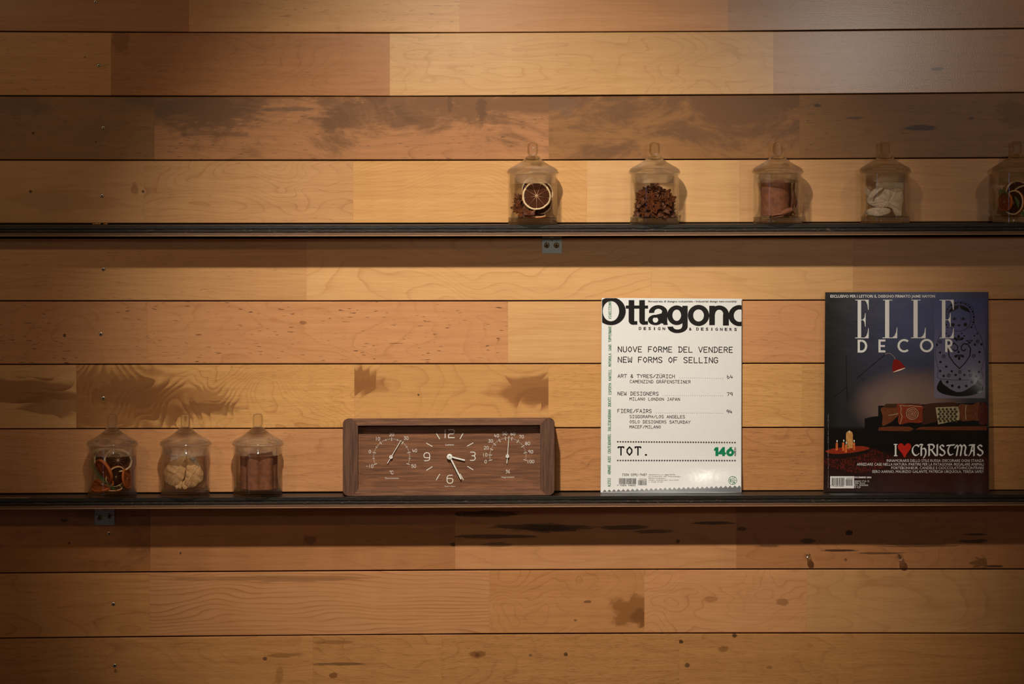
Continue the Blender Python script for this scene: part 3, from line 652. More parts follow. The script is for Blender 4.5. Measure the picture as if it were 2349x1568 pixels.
quill('cinnamon_curl', JP('bark', 6, 24, 38), 7.5, 1.6, 26, 'small rolled curl of cinnamon on the floor of the bark jar', GB, tilt=(R(8), R(70), 0), thick=1.8)
quill('cinnamon_curl', JP('bark', 33, 22, 24), 6, 1.5, 10, 'tiny cinnamon ring seen end-on at lower right of the bark jar', GB, tilt=(R(80), 0, 0), thick=1.6)
quill('cinnamon_curl', JP('bark', -16, 19, 40), 5, .8, 26, 'thin cinnamon splinter lying at the front of the bark jar', GB, tilt=(0, R(82), R(-10)), thick=1.6)

# --- pale dried petals
def petal(name, j, outline, thick, mat, label, group, bend=None, rip=.3, extra=()):
    b0 = bend; wr = lambda x, z: (b0(x, z) if b0 else 0) + 1.5 * math.sin(x * .33 + z * .13) * math.cos(z * .24 - x * .1) + .7 * math.sin(x * .8 - z * .5)
    mb = MB(); puff(mb, outline, lambda x, z, d: JP(j, x, z, d), thick * .55, wr, rip, 6)
    xs = [p[0] for p in outline]; zs = [p[1] for p in outline]
    ob = mb.build(name, mat, None, origin=JP(j, sum(xs) / len(xs), min(zs), bend(sum(xs) / len(xs), sum(zs) / len(zs)) if bend else 0), smooth=True)
    tag(ob, label, 'dried petal', group)
    for nm, ol, th, bd in extra:
        m2 = MB(); puff(m2, ol, lambda x, z, d: JP(j, x, z, d), th, bd, .2); m2.build(nm, mat, ob, smooth=True)
    return ob
GP = 'tan dried petals in the lower jar'
petal('dried_petal', 'lobes', [(3, 92), (-14, 88), (-34, 78), (-48, 62), (-50, 46), (-46, 32), (-34, 24), (-20, 22), (-12, 26), (-3, 38), (2, 58), (5, 76)], 9, m_tan, 'rounded left lobe of tan dried petal in the middle lower jar', GP,
      lambda x, z: 22 - abs(x + 10) * .28 - (z - 55) ** 2 * .004, extra=[('frayed_tip', [(-22, 24), (-14, 29), (-6, 37), (-4, 28), (-8, 18), (-14, 20), (-18, 17)], 3, lambda x, z: 27)])
petal('dried_petal', 'lobes', [(5, 92), (14, 82), (26, 72), (38, 62), (43, 50), (40, 36), (30, 26), (18, 20), (4, 21), (-3, 28), (1, 44), (3, 64)], 9, m_tan, 'right lobe of tan dried petal in the middle lower jar', GP,
      lambda x, z: 25 - abs(x - 8) * .35 - (z - 50) ** 2 * .004, extra=[('frayed_tip', [(-6, 30), (0, 38), (2, 28), (8, 22), (2, 17), (-4, 20)], 3, lambda x, z: 29)])
petal('dried_petal', 'lobes', [(10, 92), (16, 98), (22, 96), (28, 80), (38, 58), (32, 50), (20, 66)], 4, m_white, 'pale strip of petal standing behind the right lobe, middle lower jar', GP, lambda x, z: 6)
petal('dried_petal', 'lobes', [(-38, 50), (-36, 80), (-32, 100), (-10, 102), (-6, 80), (-14, 50)], 4, m_white, 'greyish petal standing behind the left lobe, middle lower jar', GP, lambda x, z: -12)
petal('dried_petal', 'lobes', [(-12, 86), (-8, 104), (2, 106), (3, 92), (0, 84)], 4, m_white, 'short white stalk above the petal lobes, middle lower jar', GP, lambda x, z: 8)
petal('dried_petal', 'lobes', [(6, 84), (4, 104), (10, 104), (13, 88)], 3, m_white, 'thin white stalk beside the short one, middle lower jar', GP, lambda x, z: 14)
petal('dried_petal', 'lobes', [(15, 88), (20, 104), (26, 101), (24, 88), (18, 82)], 3, m_white, 'folded white petal end at upper right of the middle lower jar', GP, lambda x, z: 12)
GW = 'whitish dried petals in the upper jar'
petal('dried_petal', 'pale', [(-16, 84), (-34, 72), (-43, 58), (-42, 46), (-30, 38), (-12, 34), (4, 36), (18, 30), (26, 22), (24, 14), (36, 17), (38, 34), (42, 52), (40, 70), (30, 82), (10, 86)], 10, m_white, 'large whitish fan-shaped petal with a tapering foot, fourth upper jar', GW,
      lambda x, z: 20 - abs(x) * .22 + math.sin(x * .16 + z * .1) * 2.2, extra=[('fold_ridge', [(-30, 66), (-14, 82), (-4, 82), (-20, 68), (-34, 56)], 3, lambda x, z: 27)])
petal('dried_petal', 'pale', [(-44, 30), (-30, 36), (-10, 36), (6, 34), (10, 27), (0, 19), (-20, 16), (-38, 18), (-45, 23)], 8, m_white, 'bean-shaped whitish petal lying on the floor of the fourth upper jar', GW, lambda x, z: 28 - abs(x + 15) * .2)
petal('dried_petal', 'pale', [(-10, 74), (-22, 86), (-10, 108), (10, 111), (34, 108), (44, 92), (42, 60), (36, 34), (28, 40), (16, 66)], 5, m_white, 'greenish white petal rising behind the fan-shaped one, fourth upper jar', GW, lambda x, z: -4 + math.sin(x * .2) * 1.5)
petal('dried_petal', 'pale', [(-48, 76), (-38, 78), (-28, 70), (-34, 56), (-42, 64)], 3, m_white, 'small torn petal at the left of the fourth upper jar', GW, lambda x, z: -10)

# --- rosemary and mixed dried fruit
def sprig(j, pts, n, L, label, mat=None, spread=.5, w=1.5):
    o = JP(j, *pts[0]); root = thing('rosemary_sprig', o, label, 'herb'); P = [JP(j, *p) for p in pts]
    mb = MB(); mb.tube(P, [1.2 * S] * (len(P) - 1) + [.5 * S], 6); mb.build('stem', mat or m_rose, root, smooth=True)
    random.seed(len(pts) * 7 + n)
    tip = MB()
    for i in range(n):
        t = (i + .5) / n * (len(P) - 1); a = int(t); p = P[a].lerp(P[a + 1], t - a); d = (P[a + 1] - P[a]).normalized()
        side = d.cross(Vector((0, -1, 0))).normalized() * (1 if i % 2 else -1) + Vector((0, -random.uniform(-.2, .7), 0))
        q = (d * (1 - spread) + side * spread).normalized(); l_ = L * random.uniform(.7, 1.2) * S
        nb = MB(); nb.tube([p, p + q * l_ * .3, p + q * l_ * .75, p + q * l_], [.5 * S, w * .6 * S, w * .5 * S, .1 * S], 5); nb.build('needle', mat or m_rose, root, smooth=True)
    return root
orange_slice(JP('fruit', 14, 82, 8), 33, (.1, -1, .42), 'dark dried slice with a cream rim at upper right of the rosemary jar', .3, 5, 10, sq=.86)
orange_slice(JP('fruit', -16, 58, 27), 31, (-.92, -.72, -.45), 'orange-peeled slice tilted steeply across the rosemary jar', .6, 7, 9, m_peel)
orange_slice(JP('fruit', -20, 28, 22), 27, (-.25, -.62, .95), 'orange-brown slice lying low at the left of the rosemary jar', .2, 7, 9, m_peel)
orange_slice(JP('fruit', 10, 46, 18), 27, (.55, -.75, -.35), 'slice with a thin cream edge under the dark one, rosemary jar', .5, 4)
orange_slice(JP('fruit', 34, 42, 10), 24, (.95, -.3, .1), 'slice standing on edge at the right of the rosemary jar', .3, 5, 9, m_peel)
orange_slice(JP('fruit', 2, 20, 18), 24, (.05, -.2, 1), 'slice lying flat on the floor of the rosemary jar', .1, 4)
orange_slice(JP('fruit', -14, 82, -10), 30, (-.2, -1, .1), 'dark slice leaning at the back of the rosemary jar', .2, 5)
sprig('fruit', [(14, 18, 40), (-6, 32, 44), (-22, 45, 42), (-36, 62, 32), (-46, 82, 16)], 22, 17, 'green rosemary sprig slanting across the orange slices', spread=.28)
orange_slice(JP('mixed', -30, 48, 22), 22, (-.9, -.75, .1), 'peel-side orange slice at the left of the jar cut off at right', .4, 7, 9, m_peel)
orange_slice(JP('mixed', -12, 46, 28), 29, (-.75, -.85, .15), 'cream-rimmed orange slice standing in the jar cut off at right', .2, 6)
orange_slice(JP('mixed', 14, 56, 24), 31, (-.55, -1, .1), 'largest orange slice in the jar cut off at right', .2, 6)
orange_slice(JP('mixed', 4, 64, -12), 33, (.2, -1, .1), 'dark slice at the back of the jar cut off at right', .2, 5)
sprig('mixed', [(-20, 60, 30), (-30, 70, 30), (-38, 74, 24), (-45, 72, 18)], 20, 12, 'dark green dried herb tuft in the jar cut off at right', spread=.7)
mb = MB(); puff(mb, [(-12, 60), (-8, 46), (-2, 28), (8, 16), (12, 14), (8, 30), (0, 48), (-8, 60)], lambda x, z, d: JP('mixed', x, z, d), 1.0, lambda x, z: 41 - abs(x) * .2, .2)
tag(mb.build('dried_leaf', m_leaf, None, origin=JP('mixed', 0, 16, 41), smooth=True), 'narrow green dried leaf in the jar cut off at right', 'leaf')

# ------------------------------------------------------------------ lettering
GLY = {
'A': [[(0, 0), (2, 6), (4, 0)], [(.7, 2), (3.3, 2)]], 'B': [[(.3, 0), (.3, 6), (2.6, 6), (3.5, 5.2), (3.5, 3.9), (2.6, 3.2), (.3, 3.2)], [(2.6, 3.2), (3.8, 2.4), (3.8, .8), (2.8, 0), (.3, 0)]],
'C': [[(3.8, 5), (2.8, 6), (1.4, 6), (.2, 4.8), (.2, 1.2), (1.4, 0), (2.8, 0), (3.8, 1)]], 'D': [[(0, 0), (2.2, 0), (3.8, 1.6), (3.8, 4.4), (2.2, 6), (0, 6)], [(.8, 0), (.8, 6)]],
'E': [[(3.7, 0), (.3, 0), (.3, 6), (3.7, 6)], [(.3, 3.1), (3, 3.1)]], 'F': [[(.3, 0), (.3, 6), (3.7, 6)], [(.3, 3.1), (3, 3.1)]],
'G': [[(3.8, 5), (2.8, 6), (1.4, 6), (.2, 4.8), (.2, 1.2), (1.4, 0), (2.8, 0), (3.8, 1), (3.8, 2.8), (2.2, 2.8)]], 'H': [[(.2, 0), (.2, 6)], [(3.8, 0), (3.8, 6)], [(.2, 3.1), (3.8, 3.1)]],
'I': [[(.6, 0), (3.4, 0)], [(2, 0), (2, 6)], [(.6, 6), (3.4, 6)]], 'J': [[(.4, 1.2), (1.2, 0), (2.2, 0), (3, 1), (3, 6), (1.4, 6)]], 'K': [[(.3, 0), (.3, 6)], [(3.7, 6), (.3, 2.6)], [(1.4, 3.6), (3.8, 0)]],
'L': [[(.4, 6), (.4, 0), (3.8, 0)]], 'M': [[(.1, 0), (.3, 6), (2, 2.8), (3.7, 6), (3.9, 0)]], 'N': [[(.3, 0), (.3, 6), (3.7, 0), (3.7, 6)]],
'O': [[(2, 0), (.3, 2), (.3, 4), (2, 6), (3.7, 4), (3.7, 2), (2, 0)]], 'P': [[(.3, 0), (.3, 6), (2.6, 6), (3.7, 5), (3.7, 3.7), (2.6, 2.8), (.3, 2.8)]],
'Q': [[(2, 0), (.3, 2), (.3, 4), (2, 6), (3.7, 4), (3.7, 2), (2, 0)], [(2.4, 1.4), (3.9, -.3)]], 'R': [[(.3, 0), (.3, 6), (2.6, 6), (3.7, 5), (3.7, 3.8), (2.6, 3), (.3, 3)], [(2, 3), (3.9, 0)]],
'S': [[(3.7, 5.2), (2.8, 6), (1.2, 6), (.3, 5.1), (.3, 4), (3.7, 2), (3.7, .9), (2.8, 0), (1.2, 0), (.3, .8)]], 'T': [[(0, 5.4), (0, 6), (4, 6), (4, 5.4)], [(2, 0), (2, 6)]],
'U': [[(.3, 6), (.3, 1.2), (1.3, 0), (2.7, 0), (3.7, 1.2), (3.7, 6)]], 'V': [[(0, 6), (2, 0), (4, 6)]], 'W': [[(.1, 6), (.4, 0), (2, 1.6), (3.6, 0), (3.9, 6)], [(2, 1.6), (2, 4.6)]],
'X': [[(0, 0), (4, 6)], [(0, 6), (4, 0)]], 'Y': [[(0, 6), (2, 3), (4, 6)], [(2, 0), (2, 3)]], 'Z': [[(.2, 6), (3.8, 6), (.2, 0), (3.8, 0)]],
'0': [[(1.3, 0), (.3, 1.2), (.3, 4.8), (1.3, 6), (2.7, 6), (3.7, 4.8), (3.7, 1.2), (2.7, 0), (1.3, 0)]], '1': [[(.8, 5), (2, 6), (2, 0)], [(.6, 0), (3.4, 0)]], '2': [[(.3, 5), (1.3, 6), (2.7, 6), (3.7, 5), (3.7, 3.6), (.3, 0), (3.8, 0)]],
'3': [[(.3, 6), (3.6, 6), (1.8, 3.6), (2.8, 3.6), (3.7, 2.6), (3.7, 1), (2.7, 0), (1.2, 0), (.3, .9)]], '4': [[(2.8, 0), (2.8, 4), (2.8, 2), (.3, 2), (.8, 6)], [(2.8, 2), (3.7, 2)]],
'5': [[(3.5, 6), (.5, 6), (.4, 3.5), (2.6, 3.7), (3.7, 2.6), (3.7, 1), (2.6, 0), (1.2, 0), (.3, .9)]], '6': [[(.9, 6), (.5, 3), (.5, .6), (1.2, 0), (2.8, 0), (3.5, .8), (3.5, 2.4), (2.8, 3), (.6, 3)]],
'7': [[(.3, 5.4), (.3, 6), (3.8, 6), (1.6, 0)]], '8': [[(2, 3.2), (.6, 4), (.6, 5.3), (1.4, 6), (2.6, 6), (3.4, 5.3), (3.4, 4), (2, 3.2), (.3, 2.2), (.3, .8), (1.3, 0), (2.7, 0), (3.7, .8), (3.7, 2.2), (2, 3.2)]],
'9': [[(3.4, 0), (3.5, 3), (3.5, 5.4), (2.8, 6), (1.2, 6), (.5, 5.2), (.5, 3.6), (1.2, 3), (3.4, 3)]],
'&': [[(3.8, 0), (.9, 4.2), (.9, 5.3), (1.7, 6), (2.5, 6), (3.1, 5.2), (3, 4.2), (.4, 2.2), (.4, .8), (1.3, 0), (2.4, 0), (3.8, 2)]], '/': [[(.2, 0), (3.8, 6)]], '.': [[(1.9, .1), (2.1, .1)]], '-': [[(.8, 3), (3.2, 3)]],
'*': [[(2, .9), (2, 5.1)], [(.4, 2), (3.6, 4)], [(.4, 4), (3.6, 2)]], ',': [[(2.1, .4), (1.6, -1)]], "'": [[(2, 6), (2, 4.5)]]}
GLY['Ü'] = GLY['U'] + [[(1, 7.3), (1.2, 7.3)], [(2.8, 7.3), (3, 7.3)]]; GLY['Ä'] = GLY['A'] + [[(1, 7.3), (1.2, 7.3)], [(2.8, 7.3), (3, 7.3)]]

def stroke(polys, pts, w, caps=True):
    """ribbon of width w along pts -> list of convex polygons"""
    pts = [Vector((p[0], p[1])) for p in pts]
    for a, b in zip(pts, pts[1:]):
        d = b - a
        if d.length < 1e-6: continue
        n = Vector((-d.y, d.x)).normalized() * (w / 2)
        polys.append([a + n, b + n, b - n, a - n])
    if caps:
        for p in pts: polys.append([p + Vector((math.cos(k * math.pi / 4), math.sin(k * math.pi / 4))) * (w / 2) for k in range(8)])
def mono(txt, x, y, cw, ch, adv, w):
    """single-line monospaced lettering; x, y = left end of the baseline in picture u (y down)"""
    out = []
    for i, s in enumerate(txt):
        for g in GLY.get(s, []):
            stroke(out, [(x + i * adv + p[0] / 4 * cw, y - p[1] / 6 * ch) for p in g], w)
    return out
_fc = {}
def sans(txt, x, y, width, cap, bold=0.0, align='L', spacing=1.0):
    """built-in font fitted to a width and cap height; returns convex triangles in picture u"""
    cu = bpy.data.curves.new('t', 'FONT'); cu.body = txt; cu.size = 1.0; cu.resolution_u = 2; cu.offset = bold; cu.space_character = spacing
    ob = bpy.data.objects.new('t', cu); me = bpy.data.meshes.new_from_object(ob)
    vs_ = [v.co.copy() for v in me.vertices]
    me.calc_loop_triangles(); tr = [tuple(t.vertices) for t in me.loop_triangles]
    bpy.data.objects.remove(ob); bpy.data.meshes.remove(me); bpy.data.curves.remove(cu)
    if not vs_: return []
    x0 = min(v.x for v in vs_); x1 = max(v.x for v in vs_); kx = width / (x1 - x0); ky = cap / .69
    if align == 'R': x -= width
    if align == 'C': x -= width / 2
    return [[Vector((x + (vs_[i].x - x0) * kx, y - vs_[i].y * ky)) for i in t] for t in tr]
def clipx(polys, lo, hi):
    out = []
    for P in polys:
        for s, lim in ((1, hi), (-1, -lo)):
            Q = []
            for a, b in zip(P, P[1:] + P[:1]):
                ia, ib = a[0] * s <= lim, b[0] * s <= lim
                if ia: Q.append(a)
                if ia != ib:
                    t = (lim / s - a[0]) / (b[0] - a[0]); Q.append(Vector((lim / s, a[1] + (b[1] - a[1]) * t)))
            P = Q
            if len(P) < 3: break
        if len(P) >= 3: out.append(P)
    return out
def ring(cx, cy, ro, ri, n=40, a0=0, a1=360):
    """elliptical ring sector; ro/ri = (rx, ry)"""
    out = []
    for k in range(n):
        A, B = R(a0 + (a1 - a0) * k / n), R(a0 + (a1 - a0) * (k + 1) / n)
        p = lambda r, t: Vector((cx + r[0] * math.cos(t), cy - r[1] * math.sin(t)))
        out.append([p(ro, A), p(ro, B), p(ri, B), p(ri, A)])
    return out
def rect(x0, y0, x1, y1): return [Vector((x0, y0)), Vector((x1, y0)), Vector((x1, y1)), Vector((x0, y1))]
def sliced(P, step=13.0):
    """cut a large printed area into small pieces so that it follows a curved page"""
    xs = [p[0] for p in P]; ys = [p[1] for p in P]
    if max(xs) - min(xs) <= step and max(ys) - min(ys) <= step: return [P]
    tris = [P] if len(P) == 3 else [[Vector(P[i][:2]) for i in t] for t in tessellate_polygon([[Vector((p[0], p[1], 0)) for p in P]])]
    cols = []; x = min(xs)
    while x < max(xs): cols += clipx(tris, x, x + step); x += step
    out = []; sw = [[Vector((p[1], p[0])) for p in Q] for Q in cols]; y = min(ys)
    while y < max(ys): out += clipx(sw, y, y + step); y += step
    return [[Vector((p[1], p[0])) for p in Q] for Q in out]
def printed(name, polys, surf, mat, parent, off, cut=False):
    mb = MB()      # overlapping strokes sit a hair above one another so that no two faces coincide
    for i, P in enumerate(polys):
        for Q in (sliced(P) if cut else [P]): mb.face([surf(p[0], p[1], off + (i % 31) * .0045) for p in Q])
    return mb.build(name, mat, parent)

# ------------------------------------------------------------------ clock with thermometer and hygrometer
def walnut(name, a, b, sx, sz, seed, rough=.5):
    t = NT(name); o = t.obj(U)
    n = t.noise(t.vec(t.add(t.mul(o[0], sx), seed), o[1], t.mul(o[2], sz)), 1, 5, .65, .3)
    m = t.noise(t.vec(t.add(t.mul(o[0], sx * 3), seed), 4.0, t.mul(o[2], sz * 3)), 1, 3, .6)
    co = t.mix(t.ss(n, .3, .7), a, b); co = t.mix(t.mul(t.ss(m, .55, .7), .55), co, tuple(v * .45 for v in a[:3]) + (1,))
    t.set(Base_Color=co, Roughness=rough); t.bump(m, .25, .0005); return t.m
m_wf = walnut('walnut_face', c(96, 58, 33), c(142, 92, 58), .9, 16, 3); m_wh = walnut('walnut_rail', c(98, 62, 40), c(142, 96, 66), 1.1, 22, 8); m_wv = walnut('walnut_stile', c(76, 47, 31), c(112, 73, 49), 20, 1.2, 5)
m_print = ink('pale_print', c(232, 228, 214), .4); m_hand = plain('painted_hand', c(236, 232, 218), .35, 0, .03)
q4 = lambda x, y: (760 + x / 4.35, 930 + y / 4.35)
DF, DFACE = 86.0, 62.0
xc = 1029.3
zsh = shelf_z(1, xc)
clock = thing('desk_clock', Vector((W(xc, 0, 60).x, -60 * S, zsh)), 'long walnut desk clock with thermometer and hygrometer dials', 'clock')
def CP(px, py, d): return W(px, py, d)
dz_c = zsh - W(xc, 1138.2, DF).z + .06 * S     # seat the frame on the shelf
slope_c = (shelf_z(1, 1260) - shelf_z(1, 800)) / (W(1260, 0, 60).x - W(800, 0, 60).x)
def CQ(x, y, d): p = W(*q4(x, y), d); p.z += dz_c + slope_c * (p.x - W(xc, 0, d).x); return p
def outer_arc(cx, cy, r, a0, a1, n=6): return [(cx + r * math.cos(R(a0 + (a1 - a0) * i / n)), cy + r * math.sin(R(a0 + (a1 - a0) * i / n))) for i in range(n + 1)]
oL, oR, oT, oB, iL, iR, iT, iB, rc = 115, 2228, 128, 905, 266, 2083, 200, 838, 58
def rail(poly, mat, inner):
    """frame member: polygon extruded front to back, front edge eased"""
    mb = MB(); n = len(poly); cx_ = sum(p[0] for p in poly) / n; cy_ = sum(p[1] for p in poly) / n
    e = 4.5
    def ins(p): return (p[0] + (e if p[0] < 1171 else -e) * (1 if abs(p[0] - 1171) > 1040 else 0), p[1] + (e if p[1] < 516 else -e) * (1 if abs(p[1] - 516) > 370 else 0))
    rows = [[CQ(*p, 14) for p in poly], [CQ(*p, DF - 1.2) for p in poly], [CQ(*ins(p), DF) for p in poly]]
    mb.grid(rows, True, 0, True, True); return mb.build('frame_rail', mat, clock)
mL, mR = 212, 2146
rail([(mL, oT), (mR, oT), (iR, iT), (iL, iT)], m_wh, 0)
rail([(iL, iB), (iR, iB), (mR, oB), (mL, oB)], m_wh, 0)
rail([(mL - .8, oT)] + [(iL - .8, iT), (iL - .8, iB), (mL - .8, oB)] + outer_arc(oL + rc, oB - rc, rc, 90, 180) + outer_arc(oL + rc, oT + rc, rc, 180, 270), m_wv, 0)
rail([(mR + .8, oB), (iR + .8, iB), (iR + .8, iT), (mR + .8, oT)] + outer_arc(oR - rc, oT + rc, rc, 270, 360) + outer_arc(oR - rc, oB - rc, rc, 0, 90), m_wv, 0)
mb = MB(); a, b = CQ(iL - 3, iB + 3, DFACE), CQ(iR + 3, iT - 3, DFACE)
mb.box((a.x, -DFACE * S, a.z - 1 * S), (b.x, -(DFACE - 6) * S, b.z + 1 * S)); face = mb.build('dial_panel', m_wf, clock)
def fsurf(x, y, off): return CQ(x, y, DFACE + off)       # dial lettering in crop units
pr = lambda name, polys, par=clock, off=.25, mat=None: printed(name, polys, fsurf, mat or m_print, par, off)
def ticks(L, w):
    o = []
    for a, b in L: stroke(o, [a, b], w, False)
    return o
for L in [((1283, 338), (1316, 279)), ((1355, 410), (1417, 376)), ((1357, 610), (1417, 646)), ((1283, 685), (1319, 745)), ((1083, 685), (1047, 746)), ((1010, 612), (948, 649)), ((1008, 411), (947, 377)), ((1082, 338), (1047, 279))]:
    pr('hour_mark', ticks([L], 7.5), face)
def arcp(cx, cy, rx, ry, a0, a1, n=8): return [(cx + rx * math.cos(R(a0 + (a1 - a0) * i / n)), cy - ry * math.sin(R(a0 + (a1 - a0) * i / n))) for i in range(n + 1)]
def strokes(L, w):
    o = []
    for p in L: stroke(o, p, w)
    return o
pr('numeral', strokes([[(1136, 245), (1136, 326)], [(1168, 245), (1212, 245)] + arcp(1212, 260, 15, 15, 90, 0, 4) + [(1227, 272)] + arcp(1212, 272, 15, 14, 0, -90, 4) + [(1184, 286)] + arcp(1184, 300, 14, 14, 90, 180, 4) + [(1170, 324), (1228, 324)]], 8), face)
pr('numeral', strokes([[(1388, 469), (1418, 469)] + arcp(1418, 487, 18, 18, 90, -90, 8) + [(1402, 506)], [(1418, 506)] + arcp(1414, 528, 22, 23, 90, -90, 8) + [(1388, 551)]], 8), face)
pr('numeral', strokes([[(1208, 699), (1180, 699)] + arcp(1180, 724, 25, 25, 90, 180, 6) + [(1155, 752)] + arcp(1184, 752, 29, 28, 180, 360, 10) + [(1213, 746)] + arcp(1196, 746, 17, 15, 0, 90, 4) + [(1158, 731)]], 8), face)
pr('numeral', strokes([[(928, 553), (956, 553)] + arcp(956, 526, 26, 27, -90, 0, 6) + [(982, 500)] + arcp(953, 500, 29, 28, 0, 180, 10) + [(924, 506)] + arcp(942, 506, 18, 17, 180, 270, 4) + [(980, 523)]], 8), face)
pr('maker_name', sans('Lemnos', 1181, 402, 82, 17, .012, 'C'), face)
pr('origin_mark', sans('Made in Japan', 1184, 813, 106, 10, 0, 'C'), face)
def polar(cx, cy, r, deg): return (cx + r * math.sin(R(deg)), cy - r * math.cos(R(deg)))
def dial(cx, cy, marks, minor, nums, unit, word, need, hub):
    t_ = []
    for d in marks: stroke(t_, [polar(cx, cy, 160, d), polar(cx, cy, 195, d)], 5.2, False)
    for d in minor[0]: stroke(t_, [polar(cx, cy, 168, d), polar(cx, cy, 190, d)], 4.2, False)
    for d in minor[1]: stroke(t_, [polar(cx, cy, 176, d), polar(cx, cy, 184, d)], 3.2, False)
    pr('scale_marks', t_, face)
    for s, x, y in nums:
        P = []; n = len(s); adv = 26; x0 = x - (n * adv - 6) / 2
        for i, ch in enumerate(s):
            G = [[(2, 0), (2, 6)]] if ch == '1' else GLY[ch]
            for g in G: stroke(P, [(x0 + i * adv + p[0] * 5, y + 15 - p[1] * 5) for p in g], 4)
        pr('scale_numeral', P, face)
    pr('unit_mark', unit, face); pr('dial_name', word, face)
    (x0, y0), (x1, y1) = need; d = Vector((x1 - x0, y1 - y0)).normalized(); w = Vector((-d.y, d.x))
    mb = MB(); ends = [(x0, y0, 3.6), (x1, y1, 2.6)]
    A = [(x0 + w.x * 3.6, y0 + w.y * 3.6), (x1 + w.x * 2.6, y1 + w.y * 2.6), (x1 - w.x * 2.6, y1 - w.y * 2.6), (x0 - w.x * 3.6, y0 - w.y * 3.6)]
    mb.grid([[CQ(*p, DFACE + 4.2) for p in A], [CQ(*p, DFACE + 5) for p in A]], True, 0, True, True); nd = mb.build('needle', m_hand, clock)
    mb = MB(); o = CQ(*hub, DFACE); M = Matrix.Rotation(R(90), 3, 'X'); k = S / 4.35
    mb.lathe([(.001, 6.4 * S), (5 * k, 6.4 * S), (6 * k, 5.6 * S), (10 * k, 5.6 * S), (11 * k, 6.6 * S), (16 * k, 6.6 * S), (18 * k, 6 * S), (18 * k, 5 * S), (8 * k, 4 * S), (8 * k, 0)], 24, o, M); mb.build('needle_hub', m_hand, nd, smooth=True, sharp=40)
st = 227.2 / 60
dial(602, 514, [-113.6 + st * 10 * i for i in range(7)], ([-113.6 + st * (5 + 10 * i) for i in range(6)], [-113.6 + st * i for i in range(61) if i % 5]),
     [('-10', 382, 605), ('0', 385, 460), ('10', 462, 333), ('20', 602, 290), ('30', 746, 327), ('40', 831, 452), ('50', 822, 606)],
     ring(587, 655, (6, 6), (3, 3), 14) + strokes([[(618, 660), (612, 653), (604, 653), (597, 660), (597, 677), (604, 684), (612, 684), (619, 677)]], 4.5), sans('Thermometer', 605, 733, 145, 15, 0, 'C'), ((560, 577), (697, 347)), (596, 514))
HA = [-103, -86.2, -67.6, -48, -28.2, -8.1, 12.5, 34, 56.8, 79.5, 103]
dial(1762, 510, HA, ([], [HA[i] + (HA[i + 1] - HA[i]) * k / 5 for i in range(10) for k in range(1, 5)]),
     [('0', 1540, 564), ('10', 1533, 497), ('20', 1546, 426), ('30', 1590, 358), ('40', 1650, 306), ('50', 1730, 285), ('60', 1812, 287), ('70', 1897, 318), ('80', 1958, 385), ('90', 1989, 468), ('100', 1988, 565)],
     strokes([[(1745, 682), (1780, 646)]], 4) + ring(1750, 655, (8, 9), (4.5, 5.5), 16) + ring(1774, 673, (8, 9), (4.5, 5.5), 16), sans('Hygrometer', 1763, 726, 130, 15, 0, 'C'), ((1752, 583), (1773, 312)), (1757, 510))
def hand(name, x1, y1, w, d0):
    x0, y0 = 1181, 512; d = Vector((x1 - x0, y1 - y0)).normalized(); n = Vector((-d.y, d.x)) * w / 2; mb = MB()
    A = [(x0 + n.x, y0 + n.y), (x1 + n.x, y1 + n.y), (x1 - n.x, y1 - n.y), (x0 - n.x, y0 - n.y)]
    mb.grid([[CQ(*p, DFACE + d0) for p in A], [CQ(*p, DFACE + d0 + 1) for p in A]], True, 0, True, True); return mb.build(name, m_hand, clock)
hand('hour_hand', 1333, 550, 15, 4.5); hand('minute_hand', 1295, 738, 14, 6.5)
mb = MB(); k = S / 4.35; mb.lathe([(.001, 9.4 * S), (24 * k, 9.4 * S), (28 * k, 8.8 * S), (28 * k, 4 * S), (12 * k, 4 * S), (12 * k, 0)], 32, CQ(1181, 512, DFACE), Matrix.Rotation(R(90), 3, 'X')); mb.build('hand_hub', m_hand, clock, smooth=True, sharp=40)

# ------------------------------------------------------------------ push pins, paper strip, crumbs
def pin(px, py, d0, r, tilt, label):
    base = W(px + tilt[0], py + tilt[1], 0); root = thing('push_pin', base, label, 'push pin', 'clear push pins in the wall')
    tip = W(px, py, d0); ax = (tip - base).normalized(); M = Vector((0, 0, 1)).rotation_difference(ax).to_matrix(); L = (tip - base).length / S
    mb = MB(); mb.lathe([(a * S, b * S) for a, b in [(.001, 4), (r * .75, 4), (r * .78, 5.2), (r * .5, 6.5), (r * .42, L * .5), (r * .55, L * .72), (r * .95, L * .86), (r, L * .93), (r * .88, L), (r * .4, L * .985), (.001, L * .98)]], 24, base, M)
    mb.build('grip', m_pin, root, smooth=True, sharp=50)
    mb = MB(); mb.tube([base - ax * 6 * S, base + ax * 5 * S], .9 * S, 8); mb.build('needle', zinc, root)
pin(1852, 1272, 26, 7.4, (3, 6), 'clear plastic push pin, left of the two under the lower shelf')
pin(2064, 1277, 26, 9, (1, 1), 'clear plastic push pin, right of the two under the lower shelf')
m_paper = plain('paper', c(226, 218, 204), .6, 0, .04)
z = shelf_z(1, 40); mb = MB(); X0, X1 = W(-60, 0).x, W(80, 0).x
mb.mesh([(X0, -98 * S, z + .1 * S), (X1 - 3 * S, -98 * S, z + .1 * S), (X1, -74 * S, z + .1 * S), (X0, -74 * S, z + .1 * S), (X0, -98 * S, z + .7 * S), (X1 - 3 * S, -98 * S, z + .7 * S), (X1, -74 * S, z + .7 * S), (X0, -74 * S, z + .7 * S)],
        [(0, 3, 2, 1), (4, 5, 6, 7), (0, 1, 5, 4), (1, 2, 6, 5), (2, 3, 7, 6), (3, 0, 4, 7)])
